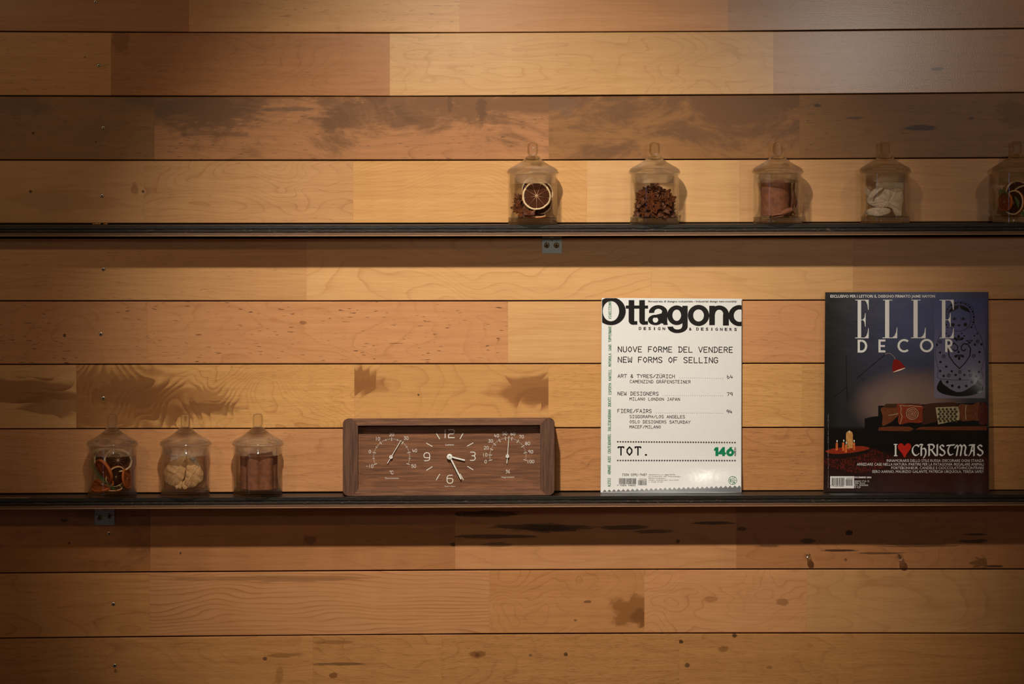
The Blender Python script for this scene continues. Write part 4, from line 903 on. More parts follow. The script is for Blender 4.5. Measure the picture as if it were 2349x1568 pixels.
tag(mb.build('card_strip', plain('grey_card', c(150, 134, 118), .5), None, origin=(W(20, 0).x, -86 * S, z)), 'thin grey card strip lying at the left end of the lower shelf', 'card')
m_crumb = plain('wood_crumb', c(190, 140, 74), .8)
for i, (px, w_, h_, lab) in enumerate([(219, 9, 4, 'longer tan wood crumb on the upper shelf at far left'), (242, 6, 3.4, 'right-hand tan wood crumb on the upper shelf at far left'), (228.5, 3.5, 5.5, 'small upright grey crumb between two tan ones on the upper shelf')]):
    mb = MB(); z = shelf_z(0, px); p = Vector((W(px, 0, 8).x, -8 * S, z))
    puff(mb, [(-w_, 0), (-w_ * .7, h_ * .7), (-w_ * .1, h_ * .55), (w_ * .4, h_), (w_, h_ * .4), (w_ * .9, 0)], lambda x, zz, d: p + Vector((x * S * .8, -d * S, (zz + .4) * S)), 3, n=2)
    tag(mb.build('wood_crumb', m_crumb, None, origin=p), lab, 'crumb', 'crumbs on the upper shelf')

# ------------------------------------------------------------------ magazines
def magazine(px0, corners, dep, thick, label, group, m_front, m_pages, m_back, spine=True):
    """corners TL, TR, BL, BR in picture u; dep(u, v) = distance of the cover from the wall"""
    TL, TR, BL, BR = [Vector(p) for p in corners]
    def uvof(px, py):
        v = 1 - (py - (TL.y + TR.y) / 2) / ((BL.y + BR.y - TL.y - TR.y) / 2)
        l = TL.x + (BL.x - TL.x) * (1 - v); r = TR.x + (BR.x - TR.x) * (1 - v)
        return (px - l) / (r - l), v
    def at(u, v): return (TL * (1 - u) + TR * u) * v + (BL * (1 - u) + BR * u) * (1 - v)
    xm = (BL.x + BR.x) / 2; zs = shelf_z(1, xm); b0 = dep(.5, 0)
    dz = zs - min(W(*at(0, 0), dep(0, 0)).z, W(*at(1, 0), dep(1, 0)).z) + .08 * S
    def surf(px, py, off=0.0):
        u, v = uvof(px, py); p = W(px, py, dep(u, v) + off); p.z += dz; return p
    root = thing('magazine', Vector((W(xm, 0, b0).x, -b0 * S, zs)), label, 'magazine', group)
    nu, nv = 36, 44
    def sheet(name, o0, o1, mat, sx=0.0, inset=0.0):
        mb = MB(); uvs = []
        A = [[None] * (nu + 1) for _ in range(nv + 1)]; B = [[None] * (nu + 1) for _ in range(nv + 1)]
        for side, G in ((o0, A), (o1, B)):
            for j in range(nv + 1):
                for i in range(nu + 1):
                    u = inset + (1 - 2 * inset) * i / nu; v = inset * .3 + (1 - inset * 1.2) * j / nv
                    p = at(u, v); q = W(p.x + sx * i / nu, p.y, dep(u, v) + side); q.z += dz; G[j][i] = q; 
        mb.grid(A); n0 = len(mb.v); mb.grid(B)
        for _ in (0, 1):
            for j in range(nv + 1):
                for i in range(nu + 1): uvs.append((i / nu, j / nv))
        def e(j, i, s): return s * n0 + j * (nu + 1) + i
        for i in range(nu): mb.f.append((e(0, i, 0), e(0, i + 1, 0), e(0, i + 1, 1), e(0, i, 1))); mb.f.append((e(nv, i, 0), e(nv, i + 1, 0), e(nv, i + 1, 1), e(nv, i, 1))); mb.mi += [0, 0]
        for j in range(nv): mb.f.append((e(j, 0, 0), e(j + 1, 0, 0), e(j + 1, 0, 1), e(j, 0, 1))); mb.f.append((e(j, nu, 0), e(j + 1, nu, 0), e(j + 1, nu, 1), e(j, nu, 1))); mb.mi += [0, 0]
        mb.uvs = uvs
        return mb.build(name, mat, root, smooth=True, sharp=50)
    cover = sheet('front_cover', 0.0, -.5, m_front)
    sheet('pages', -.6, -thick + .8, m_pages, 1.2, .004)
    sheet('back_cover', -thick + .7, -thick, m_back, 1.5)
    mb = MB()     # rounded spine along the left edge
    rows = []
    for j in range(nv + 1):
        v = j / nv; p = at(0, v); rows.append([])
        for a in range(7):
            t = math.pi * a / 6; q = W(p.x - 1.3 * math.sin(t), p.y, dep(0, v) - thick * (1 - math.cos(t)) / 2); q.z += dz; rows[-1].append(q)
    mb.grid(rows); mb.build('spine', m_back, root, smooth=True)
    return root, cover, surf

def pages_mat():
    t = NT('page_edges'); o = t.obj(1.0); n = t.noise(t.vec(t.mul(o[0], 40), t.mul(o[1], 9000), t.mul(o[2], 40)), 1, 2)
    t.set(Base_Color=t.mix(n, c(176, 164, 146), c(236, 228, 212)), Roughness=.8); return t.m
m_pages = pages_mat()
def cover_white():
    t = NT('white_cover'); u = t.uv(); n = t.noise(t.vec(u[0], u[1], 0.0), 30, 3)
    t.set(Base_Color=t.mix(n, c(238, 235, 226), c(244, 241, 233)), Roughness=.17, Specular_IOR_Level=.6)
    t.bump(t.noise(t.vec(u[0], t.mul(u[1], 1.4), 0.0), 7, 3), .10, .004); return t.m
def dep_o(u, v):
    b = max(0.0, (.22 - v) / .22)
    return 18 + 2.5 * (1 - v) + 14.0 * b ** 2 * (.25 + .75 * u) + 1.2 * math.sin(math.pi * u) - 30.0 * max(0.0, u - .55) ** 1.6
otta, cov, su = magazine(1540, [(1381, 684), (1701, 686), (1378.5, 1130.2), (1700, 1130.6)], dep_o, 8, 'white design magazine with a huge black title cropped by its edges', 'magazines propped on the lower shelf',
                         cover_white(), m_pages, plain('white_back', c(226, 222, 212), .4, 0, .03))
m_blk = ink('black_print', c(22, 18, 16), .3); m_grn = ink('green_print', c(12, 132, 86), .3); m_grn2 = ink('dark_green_print', c(44, 122, 84), .3)
m_sil = NT('silver_print').set(Base_Color=c(150, 152, 156), Metallic=.85, Roughness=.26)
q1 = lambda x, y: (1360 + x / 6.032, 660 + y / 6.032); q2 = lambda x, y: (1360 + x / 5.6, 900 + y / 5.6)
def mp(polys, q): return [[Vector(q(p[0], p[1])) for p in P] for P in polys]
def po(name, polys, mat=m_blk, off=.22, par=None): return printed(name, polys, su, mat, par or cov, off, True)
# big title, letter by letter (crop units)
T1 = []
T1 += ring(250, 329, (205, 194), (113, 139), 56)                                    # O
for x in (520 - 25, 670 - 25 - 3):                                                     # t t
    T1 += [rect(x, 176, x + 78, 470)] + [rect(x - 40, 250, x + 122, 294)]
    T1 += [rect(x + 52, 466, x + 120, 516)] + ring(x + 62, 458, (62, 60), (0, 0), 14, 180, 290)
# a
T1 += ring(905, 345, (128, 100), (56, 50), 26, -4, 186) ; T1 += [rect(952, 338, 1030, 500)]
T1 += [rect(776, 318, 850, 336)]
T1 += ring(866, 450, (104, 72), (38, 38), 40); T1 += [[Vector((850, 384)), Vector((975, 352)), Vector((975, 412)), Vector((850, 420))]]
T1 += [rect(975, 498, 1036, 519)]
# g
T1 += ring(1160, 385, (132, 136), (60, 78), 44); T1 += [rect(1238, 254, 1312, 545)]
T1 += ring(1172, 540, (140, 92), (62, 42), 26, 182, 360)
# o
T1 += ring(1462, 388, (148, 146), (74, 84), 44)
# n
T1 += [rect(1610, 254, 1688, 522), rect(1800, 370, 1882, 528)] + ring(1748, 372, (134, 122), (56, 64), 26, 0, 180)
# final o, cropped by the edge
T1 += ring(2030, 390, (154, 146), (80, 86), 44)
ti = clipx(mp(T1, q1), *[1381.2, 1701.2])
ti = [[Vector((p[0], max(p[1], 684.6))) for p in P] for P in ti]
po('title', ti)
po('strapline', mp(sans('Bimestrale di disegno industriale - Industrial design two-monthly', 768, 206, 1224, 25, .02), q1))
for s, x0, x1 in (('DESIGN', 636, 1000), ('&', 1330, 1370), ('DESIGNERS', 1430, 1992)):
    n = len(s); aw = (x1 - x0 - 36) / max(1, n - 1)
    P = []
    for i, ch in enumerate(s): P += sans(ch, x0 + i * aw + (12 if ch == 'I' else 0), 586 + i * .8 + (8 if x0 > 1300 else 0), 14 if ch == 'I' else 37, 38, .035)
    po('subtitle', mp(P, q1))
def line(q, txt, x0, x1, y, ch, w, dy=0.0, mat=None, name='text_line'):
    n = len(txt); adv = (x1 - x0) / (n - .22); cw = adv * .78
    P = mono(txt, x0, y, cw, ch, adv, w)
    if dy: P = [[Vector((p[0], p[1] + dy * (p[0] - x0) / (x1 - x0))) for p in Q] for Q in P]
    po(name, mp(P, q), mat or m_blk)
line(q1, 'NUOVE FORME DEL VENDERE', 346, 1936, 892, 74, 10.5, 8); line(q1, 'NEW FORMS OF SELLING', 346, 1730, 1036, 74, 10.5, 8)
line(q1, 'ART & TYRES/ZÜRICH', 344, 1132, 1248, 46, 7, 6); line(q1, '64', 1856, 1934, 1258, 46, 7.5); line(q1, 'CAMENZIND GRÄFENSTEINER', 512, 1350, 1322, 40, 6, 4)
line(q1, 'NEW DESIGNERS', 342, 908, 1490, 46, 7, 4); line(q1, '79', 1856, 1934, 1500, 46, 7.5); line(q2, 'MILANO LONDON JAPAN', 472, 1118, 106, 36, 5.5, 4)
line(q2, 'FIERE/FAIRS', 316, 754, 264, 44, 6.5, 2); line(q2, '94', 1717, 1788, 272, 42, 7); line(q2, 'SIGGGRAPH/LOS ANGELES', 472, 1182, 332, 36, 5.5, 4); line(q2, 'OSLO DESIGNERS SATURDAY', 472, 1252, 398, 36, 5.5, 6); line(q2, 'MACEF/MILANO', 472, 872, 464, 36, 5.5, 2)
def dots(q, x0, x1, y0, y1, n, r):
    P = []
    for i in range(n):
        t = i / (n - 1); P.append([Vector((x0 + (x1 - x0) * t + r * math.cos(k * math.pi / 3), y0 + (y1 - y0) * t + r * math.sin(k * math.pi / 3))) for k in range(6)])
    po('dotted_leader', mp(P, q))
dots(q1, 1204, 1796, 1250, 1258, 21, 4); dots(q1, 972, 1796, 1494, 1498, 29, 4); dots(q2, 816, 1662, 267, 271, 32, 3.8)
for y0, y1 in ((638, 648), (878, 880)):
    P = []
    for i in range(46):
        x = 320 + i * (1825 - 320) / 45; y = y0 + (y1 - y0) * i / 45
        for k in range(3): a = R(30 + 60 * k); stroke(P, [(x - 12 * math.cos(a), y - 12 * math.sin(a)), (x + 12 * math.cos(a), y + 12 * math.sin(a))], 5.5, False)
    po('asterisk_rule', mp(P, q2))
P = []
for i, ch in enumerate('TOT.'):
    for g in GLY[ch]:
        w = 18 if ch != '.' else 26; stroke(P, [(326 + i * 109 + p[0] * 17.5 - (6 if ch == '.' else 0), 808 - p[1] * 17.2) for p in g], w)
po('total_line', mp(P, q2))
G = [rect(1574, 708, 1612, 822), [Vector((1556, 730)), Vector((1580, 706)), Vector((1580, 750)), Vector((1556, 756))],
     rect(1662, 708, 1696, 822), rect(1612, 776, 1712, 800), [Vector((1612, 776)), Vector((1668, 706)), Vector((1698, 706)), Vector((1648, 790))]]
G += ring(1764, 775, (50, 50), (17, 17), 30); G += [[Vector((1716, 768)), Vector((1762, 706)), Vector((1794, 706)), Vector((1744, 790))]]
po('issue_number', mp(G, q2), m_grn)
def vert(q, txt, x, y0, y1, ch, w, mat, name, f=None):
    n = len(txt); L = abs(y1 - y0); P = mono(txt, 0, 0, L / (n - .22) * .78, ch, L / (n - .22), w)
    po(name, mp([[Vector((x + p[1] + ch, y0 - p[0])) for p in Q] for Q in P], q), mat)
vert(q2, 'NUMERO', 1818, 820, 710, 20, 4, m_blk, 'issue_word')
words = [(q2, 'ALESSI', 1214, 1104), (q2, 'ARMANI', 1056, 936), (q2, 'AUDI', 904, 822), (q2, 'CRATE&BARREL', 786, 534), (q2, 'DOLCE&GABBANA', 498, 222), (q2, 'DUCATI', 186, 66)]
for i, (q, s, a, b) in enumerate(words): vert(q, s, 204 + i * 1.0 - 12, a, b, 34, 5, m_grn2, 'sponsor_name')
for s, a, b in (('ESPERYA', 1480, 1325), ('KARTELL', 1288, 1132), ('MOTOROLA', 1094, 914), ('SAAB', 878, 792), ('TUPPERWARE', 756, 534), ('VIABIZZUNO', 436, 196)): vert(q1, s, 218, a, b, 36, 5.5, m_grn2, 'sponsor_name')
line(q2, 'ISSN 0391-7487', 376, 690, 1074, 26, 4.2)
for i, s in enumerate(['Spedizione in a. p. legge 662/96', 'art. 2 comma 20/b - 45% - Filiale di Bologna', 'Editrice Compositori', 'Ottobre - Novembre 2001 - Anno XXXVI', 'L. 19.000  € 9.81']):
    po('small_print', mp(sans(s, 718, 1066 + i * 23.5, (340, 406, 212, 384, 180)[i], 13), q2))
random.seed(3)
def barcode(q, x0, x1, y0, y1, n, fn):
    P = []; x = x0
    while x < x1:
        w = random.choice((3, 3, 5, 7)); P.append(rect(x, y0, min(x + w, x1), y1)); x += w + random.choice((2.5, 3, 4.5, 6))
    fn(P, q)
barcode(q2, 334, 556, 1106, 1182, 30, lambda P, q: po('barcode', mp(P, q))); barcode(q2, 580, 690, 1132, 1196, 15, lambda P, q: po('barcode', mp(P, q)))
line(q2, '9', 312, 326, 1206, 18, 3.4); line(q2, '770391', 346, 434, 1206, 18, 3.4); line(q2, '748003', 450, 546, 1206, 18, 3.4); line(q2, '10146', 592, 688, 1126, 17, 3.2)
E = ring(1796, 1134, (56, 55), (50, 49), 40) + [rect(1793, 1082, 1798, 1188), rect(1798, 1131, 1850, 1136)]
E += sans('E', 1758, 1154, 28, 40, .03) + sans('C', 1804, 1122, 24, 28, .02) + sans('B', 1804, 1172, 22, 26, .03)
po('publisher_emblem', mp(E, q2), m_grn2)
Z = []
for i in range(30):          # pinked silver strip along the foot
    x = 122 + i * 59.7; xe = min(x + 59.7, 1902); yb_ = 1281 + 6 * i / 30; yt_ = 1252 - 58 * i / 30; base = yt_ + 30
    Z += [[Vector((x, base)), Vector((x + 29.8, yt_)), Vector((xe, base - 1))], [Vector((x, base)), Vector((xe, base - 1)), Vector((xe, yb_)), Vector((x, yb_ - .2))]]
po('silver_strip', mp(Z, q2), m_sil)

# ---- dark interiors magazine
def cover_dark():
    t = NT('dark_photo_cover'); q = t.uv(); u, v = q[0], q[1]
    cr = t.noise(t.vec(t.mul(u, .8), v, 0.0), 26, 6, .7, .6); mott = t.noise(t.vec(u, v, 2.0), 5, 4, .6)
    co = t.mix(t.mul(t.ss(u, .02, .62), t.ss(v, .35, .8)), c(38, 37, 36), c(74, 78, 112))
    co = t.mix(t.mul(t.ss(u, .0, .5, .0, .5), t.ss(v, .9, .6)), co, c(52, 54, 60))
    co = t.mix(t.mul(t.ss(cr, .58, .70), t.ss(u, .55, .15, 0, .75)), co, c(14, 14, 14))
    du = t.mul(t.add(u, -.52), 2.6); dv = t.mul(t.add(v, -.44), 5.0); r2 = t.add(t.mul(du, du), t.mul(dv, dv))
    co = t.mix(t.ss(t.add(r2, t.mul(mott, .5)), 1.3, .2), co, c(128, 100, 88))
    co = t.mix(t.ss(u, .12, .0, 0, .7), co, c(16, 14, 13))
    co = t.mix(t.ss(v, .335, .31), co, c(17, 12, 10))
    dr = t.mul(t.ss(t.add(v, t.mul(t.add(mott, -.5), .06)), .215, .15), t.ss(u, .18, .55, .35, 1.0))
    co = t.mix(dr, co, c(58, 19, 14))
    t.set(Base_Color=co, Roughness=.16, Specular_IOR_Level=.5, Coat_Weight=.3, Coat_Roughness=.08)
    t.bump(t.noise(t.vec(u, t.mul(v, 1.3), 0.0), 5, 3), .10, .003); return t.m
def dep_e(u, v):
    b = max(0.0, (.22 - v) / .22); r = max(0.0, (u - .80) / .20)
    return 17 + 14 * (1 - v) + 3 * b ** 2 + 2.0 * math.sin(math.pi * u) + 6.5 * r * r * (3 - 2 * r) * (1 - min(1, max(0, (v - .46) / .26)) ** 2 * (3 - 2 * min(1, max(0, (v - .46) / .26)))) - 2.0 * r ** 2
elle, cov2, su2 = magazine(2080, [(1894, 671), (2266, 670.3), (1890, 1128.5), (2267.5, 1129.6)], dep_e, 12, 'glossy dark interiors magazine with a red lamp and candles on its cover', 'magazines propped on the lower shelf',
                           cover_dark(), m_pages, plain('dark_back', c(52, 34, 30), .35, 0, .1))
k1 = lambda x, y: (1870 + x / 5.463, 650 + y / 5.463); k2 = lambda x, y: (1870 + x / 5.463, 900 + y / 5.463)
m_wht = ink('white_print', c(236, 232, 222), .25); m_bk2 = ink('ink_black', c(12, 10, 10), .18); m_red = ink('red_print', c(196, 34, 22), .22)
def soft(pts, n=3): return [Vector(p[:2]) for p in smooth_loop([Vector((x, y, 0)) for x, y in pts], n)]
def pe(name, polys, q, mat=m_wht, off=.4, par=None): return printed(name, mp(polys, q), su2, mat, par or cov2, off, True)
pe('strapline', sans('ESCLUSIVO PER I LETTORI IL DISEGNO FIRMATO JAIME HAYON', 190, 181, 1312, 33, .022), k1)
def didE(x, w):
    P = [rect(x + 30, 210, x + 74, 690), rect(x, 208, x + w, 217), rect(x, 682, x + w, 691)]
    P += [[Vector((x + w - 50, 215)), Vector((x + w, 215)), Vector((x + w, 335)), Vector((x + w - 8, 335)), Vector((x + w - 16, 270)), Vector((x + w - 30, 235))]]
    P += [[Vector((x + w - 55, 684)), Vector((x + w - 28, 660)), Vector((x + w - 12, 615)), Vector((x + w - 6, 566)), Vector((x + w, 566)), Vector((x + w, 684))]]
    P += [rect(x + 70, 456, x + w - 46, 464), [Vector((x + w - 72, 458)), Vector((x + w - 52, 430)), Vector((x + w - 44, 376)), Vector((x + w - 38, 376)), Vector((x + w - 38, 548)), Vector((x + w - 44, 548)), Vector((x + w - 52, 490)), Vector((x + w - 72, 462))]]
    return P
def didL(x, w):
    P = [rect(x + 32, 210, x + 84, 690), rect(x + 6, 208, x + 122, 217), rect(x, 680, x + w, 690)]
    return P + [[Vector((x + w - 66, 683)), Vector((x + w - 34, 660)), Vector((x + w - 14, 615)), Vector((x + w - 6, 556)), Vector((x + w, 556)), Vector((x + w, 683))]]
for T in (didE(502, 168), didL(844, 184), didL(1200, 184), didE(1558, 178)): pe('title_letter', T, k1, off=.75)
for D in (
  [rect(532, 708, 560, 868), rect(532, 708, 585, 736), rect(532, 842, 585, 870)] + ring(580, 789, (72, 81), (44, 54), 30, -90, 90),
  [rect(793, 706, 820, 868), rect(793, 706, 880, 732), rect(793, 776, 874, 800), rect(793, 842, 880, 868)],
  ring(1115, 784, (84, 84), (56, 58), 40, 48, 312),
  ring(1397, 782, (85, 84), (58, 58), 48),
  [rect(1630, 702, 1657, 864), rect(1630, 702, 1675, 726), rect(1630, 776, 1675, 800), [Vector((1654, 792)), Vector((1682, 788)), Vector((1728, 864)), Vector((1696, 864))]] + ring(1672, 751, (48, 49), (22, 25), 24, -90, 90)): pe('subtitle_letter', D, k1, off=.75)
# nesting-doll panel: a plain folk pattern
mpan = NT('panel_print'); uo = mpan.uv(); mpan.set(Base_Color=mpan.mix(mpan.ss(uo[1], 0, 1), c(118, 110, 126), c(78, 82, 124)), Roughness=.16)
mb = MB(); uvs = []
rows = []
for j in range(45):
    rows.append([])
    for i in range(25):
        x, y = 1492 + (2132 - 1492) * i / 24, 1442 - (1442 - 205) * j / 44; rows[-1].append(su2(*k1(x, y), .28)); uvs.append((i / 24, j / 44))
mb.grid(rows); mb.uvs = uvs; mb.build('doll_panel', mpan.m, cov2, smooth=True)
out_l = [(1815, 225), (1700, 262), (1648, 340), (1640, 470), (1620, 570), (1560, 660), (1515, 800), (1510, 930), (1545, 1080), (1570, 1200)]
sil = out_l + [(3630 - x, y) for x, y in reversed(out_l)]
DP = []; sm_ = [tuple(p[:2]) for p in smooth_loop([Vector((x, y, 0)) for x, y in sil], 4)]; stroke(DP, sm_[:-4], 4, False)
DP += ring(1805, 440, (152, 165), (147, 160), 40)
hair = [Vector((1660, 372)), Vector((1700, 312)), Vector((1760, 282)), Vector((1805, 276)), Vector((1790, 318)), Vector((1740, 346))]
DP += [hair, [Vector((3612 - p.x, p.y)) for p in hair]]
disc = lambda x, y, r: [Vector((x + r * math.cos(k * math.pi / 6), y + r * math.sin(k * math.pi / 6))) for k in range(12)]
DP += [disc(1726, 521, 22), disc(1882, 519, 22), disc(1745, 446, 13), disc(1855, 446, 13)] + ring(1745, 446, (30, 18), (26, 14), 20) + ring(1855, 446, (30, 18), (26, 14), 20)
DP += [[Vector((1780, 526)), Vector((1792, 515)), Vector((1803, 520)), Vector((1814, 515)), Vector((1826, 526)), Vector((1803, 545))]]
for k in range(26):
    a = R(-35 + 250 * k / 25); DP.append(disc(1808 + 182 * math.cos(a), 440 - 195 * math.sin(a), 9 if k % 2 else 13))
for k in range(13): t = k / 12; DP.append(disc(1640 + 390 * t, 690 - 60 * math.cos(t * 12.6), 10))
def drop(x, y, a, L, w): 
    u_ = Vector((math.cos(R(a)), -math.sin(R(a)))); n = Vector((-u_.y, u_.x)); p = Vector((x, y))
    return [p, p + u_ * L * .55 + n * w, p + u_ * L * .85 + n * w * .8, p + u_ * L, p + u_ * L * .85 - n * w * .8, p + u_ * L * .55 - n * w]
for x, y in ((1797, 715), (1805, 955)):
    s_ = 1 if y < 800 else -1
    for a in (90, 25, 155): DP.append(drop(x, y + (0 if s_ > 0 else -60), a * s_, 70, 17))
for s_ in (1, -1):
    H_ = [(0, 1070), (-70, 1000), (-130, 910), (-140, 820), (-105, 765), (-55, 758), (-22, 790), (-25, 835), (-58, 850), (-78, 828)]
    stroke(DP, [(1808 + s_ * x, y) for x, y in H_], 13)
for x, y in ((1566, 735), (1672, 738), (1934, 732), (2038, 730), (1610, 916), (1986, 912), (1812, 1112), (1674, 1155), (1945, 1155)):
    for k in range(8): a = R(45 * k); stroke(DP, [(x + 8 * math.cos(a), y + 8 * math.sin(a)), (x + 26 * math.cos(a), y + 26 * math.sin(a))], 7, False)
for x, y in ((1526, 772), (2002, 770), (2084, 766), (1564, 868), (2058, 862), (1570, 988), (2058, 986), (1642, 1046), (1566, 1100), (1712, 1104), (1932, 1100), (2052, 1112), (1610, 1162), (1760, 1150), (1870, 1150), (2016, 1168), (1814, 1200), (1796, 862)): DP.append(disc(x, y, 15))
pe('doll_print', DP, k1, m_bk2, .5)
skirt = [(1575, 1210), (1600, 1260), (1655, 1300), (1705, 1335), (1800, 1365), (1895, 1335), (1950, 1300), (2010, 1262), (2040, 1210), (2085, 1265), (2106, 1325), (2060, 1372), (1960, 1404), (1815, 1418), (1670, 1404), (1570, 1372), (1524, 1325), (1540, 1260)]
pe('doll_skirt', [[Vector(p[:2]) for p in smooth_loop([Vector((x, y, 0)) for x, y in skirt], 3)]], k1, m_bk2, .5)
pe('doll_apron_dots', [disc(x, y, 18) for x, y in ((1655, 1238), (1718, 1285), (1802, 1302), (1893, 1288), (1962, 1240))], k1, m_bk2, .55)
# reading lamp
LP = []; stroke(LP, [(390, 910), (396, 1300), (402, 1475)], 8, False); stroke(LP, [(520, 1195), (640, 1090), (880, 890)], 8, False); stroke(LP, [(230, 1430), (392, 1306)], 6, False)
pe('lamp_stand', LP, k1, m_bk2, .42)
LA = []; stroke(LA, [(878, 892), (900, 880), (935, 878), (965, 898), (985, 920), (1002, 948)], 10); pe('lamp_arm', LA, k1, ink('print_grey', c(120, 112, 100), .2), .44)
pe('lamp_shade', [soft(((990, 958), (1015, 952), (1060, 976), (1100, 1020), (1124, 1058), (1050, 1092), (974, 1112), (966, 1050), (974, 995)))], k1, ink('print_crimson', c(132, 20, 14), .16), .46)
pe('lamp_glow', [[Vector(p) for p in ((974, 1112), (1050, 1082), (1126, 1058), (1118, 1072), (1050, 1100), (985, 1116))]], k1, ink('print_cream', c(240, 214, 176), .2), .5)
# sofa and cushions
inkm = lambda n, r, g, b: plain(n, c(r, g, b), .18, 0, .30, 220)
m_br1, m_br2, m_br3, m_br4, m_cr = inkm('print_brown', 118, 60, 28), inkm('print_rust', 140, 52, 24), inkm('print_umber', 72, 38, 20), inkm('print_dark_red', 86, 28, 18), inkm('print_ivory', 180, 162, 122)
pe('sofa_shadow', [[Vector(p) for p in ((620, 330), (700, 310), (790, 300), (790, 170), (2150, 130), (2150, 480), (1240, 490), (620, 500))]], k2, m_bk2, .3)
cush = [('cushion', [(885, 150), (960, 146), (1300, 146), (1310, 200), (880, 210)], m_br3), ('cushion', [(822, 196), (930, 200), (1040, 204), (1038, 290), (1000, 330), (960, 370), (860, 420), (838, 400), (845, 300)], m_br1),
        ('cushion', [(1380, 150), (1750, 130), (1760, 180), (1520, 230), (1385, 232)], m_br3), ('cushion', [(1800, 160), (1960, 160), (2056, 124), (2060, 340), (1980, 352), (1815, 350)], m_br1), ('cushion', [(2060, 160), (2148, 152), (2150, 390), (2050, 380)], m_br4),
        ('cushion', [(1318, 238), (1520, 236), (1530, 360), (1440, 385), (1340, 400)], m_br3), ('cushion', [(1028, 148), (1180, 158), (1345, 168), (1340, 260), (1336, 378), (1180, 380), (1048, 400), (1042, 280)], m_br2)]
for i_, (n_, o_, m_) in enumerate(cush): pe(n_, [[Vector(p[:2]) for p in smooth_loop([Vector((x, y, 0)) for x, y in o_], 3)]], k2, m_, .38 + .02 * i_)
pe('cushion', [[Vector(p) for p in ((1508, 190), (1640, 185), (1790, 178), (1812, 260), (1805, 350), (1680, 375), (1540, 404), (1530, 330), (1518, 260))]], k2, m_cr, .5)
pe('cushion_pattern', [[Vector((x + (18 if j % 2 else 0), y - 22)), Vector((x + 20 + (18 if j % 2 else 0), y)), Vector((x + (18 if j % 2 else 0), y + 20)), Vector((x - 20 + (18 if j % 2 else 0), y))] for j, y in enumerate((215, 245, 275, 305, 335, 362)) for x in (1552, 1600, 1650, 1700, 1750) if x + (18 if j % 2 else 0) < 1790], k2, inkm('print_olive', 70, 58, 36), .58)
RP = ring(1216, 268, (78, 76), (70, 68), 30) + ring(1216, 268, (56, 54), (50, 48), 26) + ring(1216, 268, (36, 34), (30, 28), 20) + ring(1216, 268, (16, 15), (9, 8), 14)
stroke(RP, [(1060, 170), (1080, 200), (1070, 260), (1090, 300), (1075, 360), (1060, 400)], 7); stroke(RP, [(1060, 165), (1140, 172), (1210, 168), (1280, 180), (1335, 182)], 7); stroke(RP, [(1890, 165), (1882, 240), (1890, 340)], 8); stroke(RP, [(920, 290), (980, 282), (1035, 270)], 8)
pe('cushion_stitching', RP, k2, m_cr, .56)
pe('sofa_seat', [[Vector(p) for p in ((800, 440), (950, 428), (1180, 432), (1240, 460), (1190, 490), (990, 486), (790, 482))], [Vector(p) for p in ((1250, 468), (1320, 435), (1600, 430), (2150, 425), (2150, 478), (1500, 476))]], k2, inkm('print_leather', 112, 54, 26), .44)
# candles on a wooden slab
mrug = NT('print_rug'); oo = mrug.obj(U); mrug.set(Base_Color=mrug.mix(mrug.ss(mrug.noise(mrug.vec(oo[0], oo[1], oo[2]), 30, 4, .7), .48, .58), c(34, 8, 5), c(98, 26, 12)), Roughness=.18)
pe('rug', [soft(((128, 830), (300, 835), (560, 790), (680, 700), (830, 750), (940, 830), (830, 960), (520, 1010), (240, 950), (128, 900)))], k2, mrug.m, .34)
pe('slab_edge', [soft(((128, 740), (130, 790), (300, 828), (520, 800), (676, 742), (674, 700), (500, 745), (300, 772)))], k2, inkm('print_slab_dark', 30, 12, 8), .42)
pe('slab_top', [soft(((128, 738), (260, 700), (420, 686), (560, 674), (660, 690), (674, 712), (560, 742), (380, 768), (220, 772)))], k2, inkm('print_slab', 150, 46, 20), .48)
m_cd, m_cd2, m_fl = inkm('print_wax', 216, 152, 84), inkm('print_candle', 226, 110, 52), inkm('print_flame', 255, 240, 200)
pe('candle', [rect(386, 524, 472, 700) + [Vector((430, 716))]] + [disc(429, 526, 42)], k2, m_cd, .54)
for x0, x1, y0, y1 in ((257, 284, 636, 728), (338, 364, 632, 736), (372, 398, 658, 756), (475, 500, 634, 726)): pe('candle', [rect(x0, y0, x1, y1)], k2, m_cd2, .58)
pe('flame', [drop(x, y + 8, 90, 36, 9) for x, y in ((428, 508), (274, 626), (358, 620), (390, 648), (488, 624))], k2, m_fl, .62)
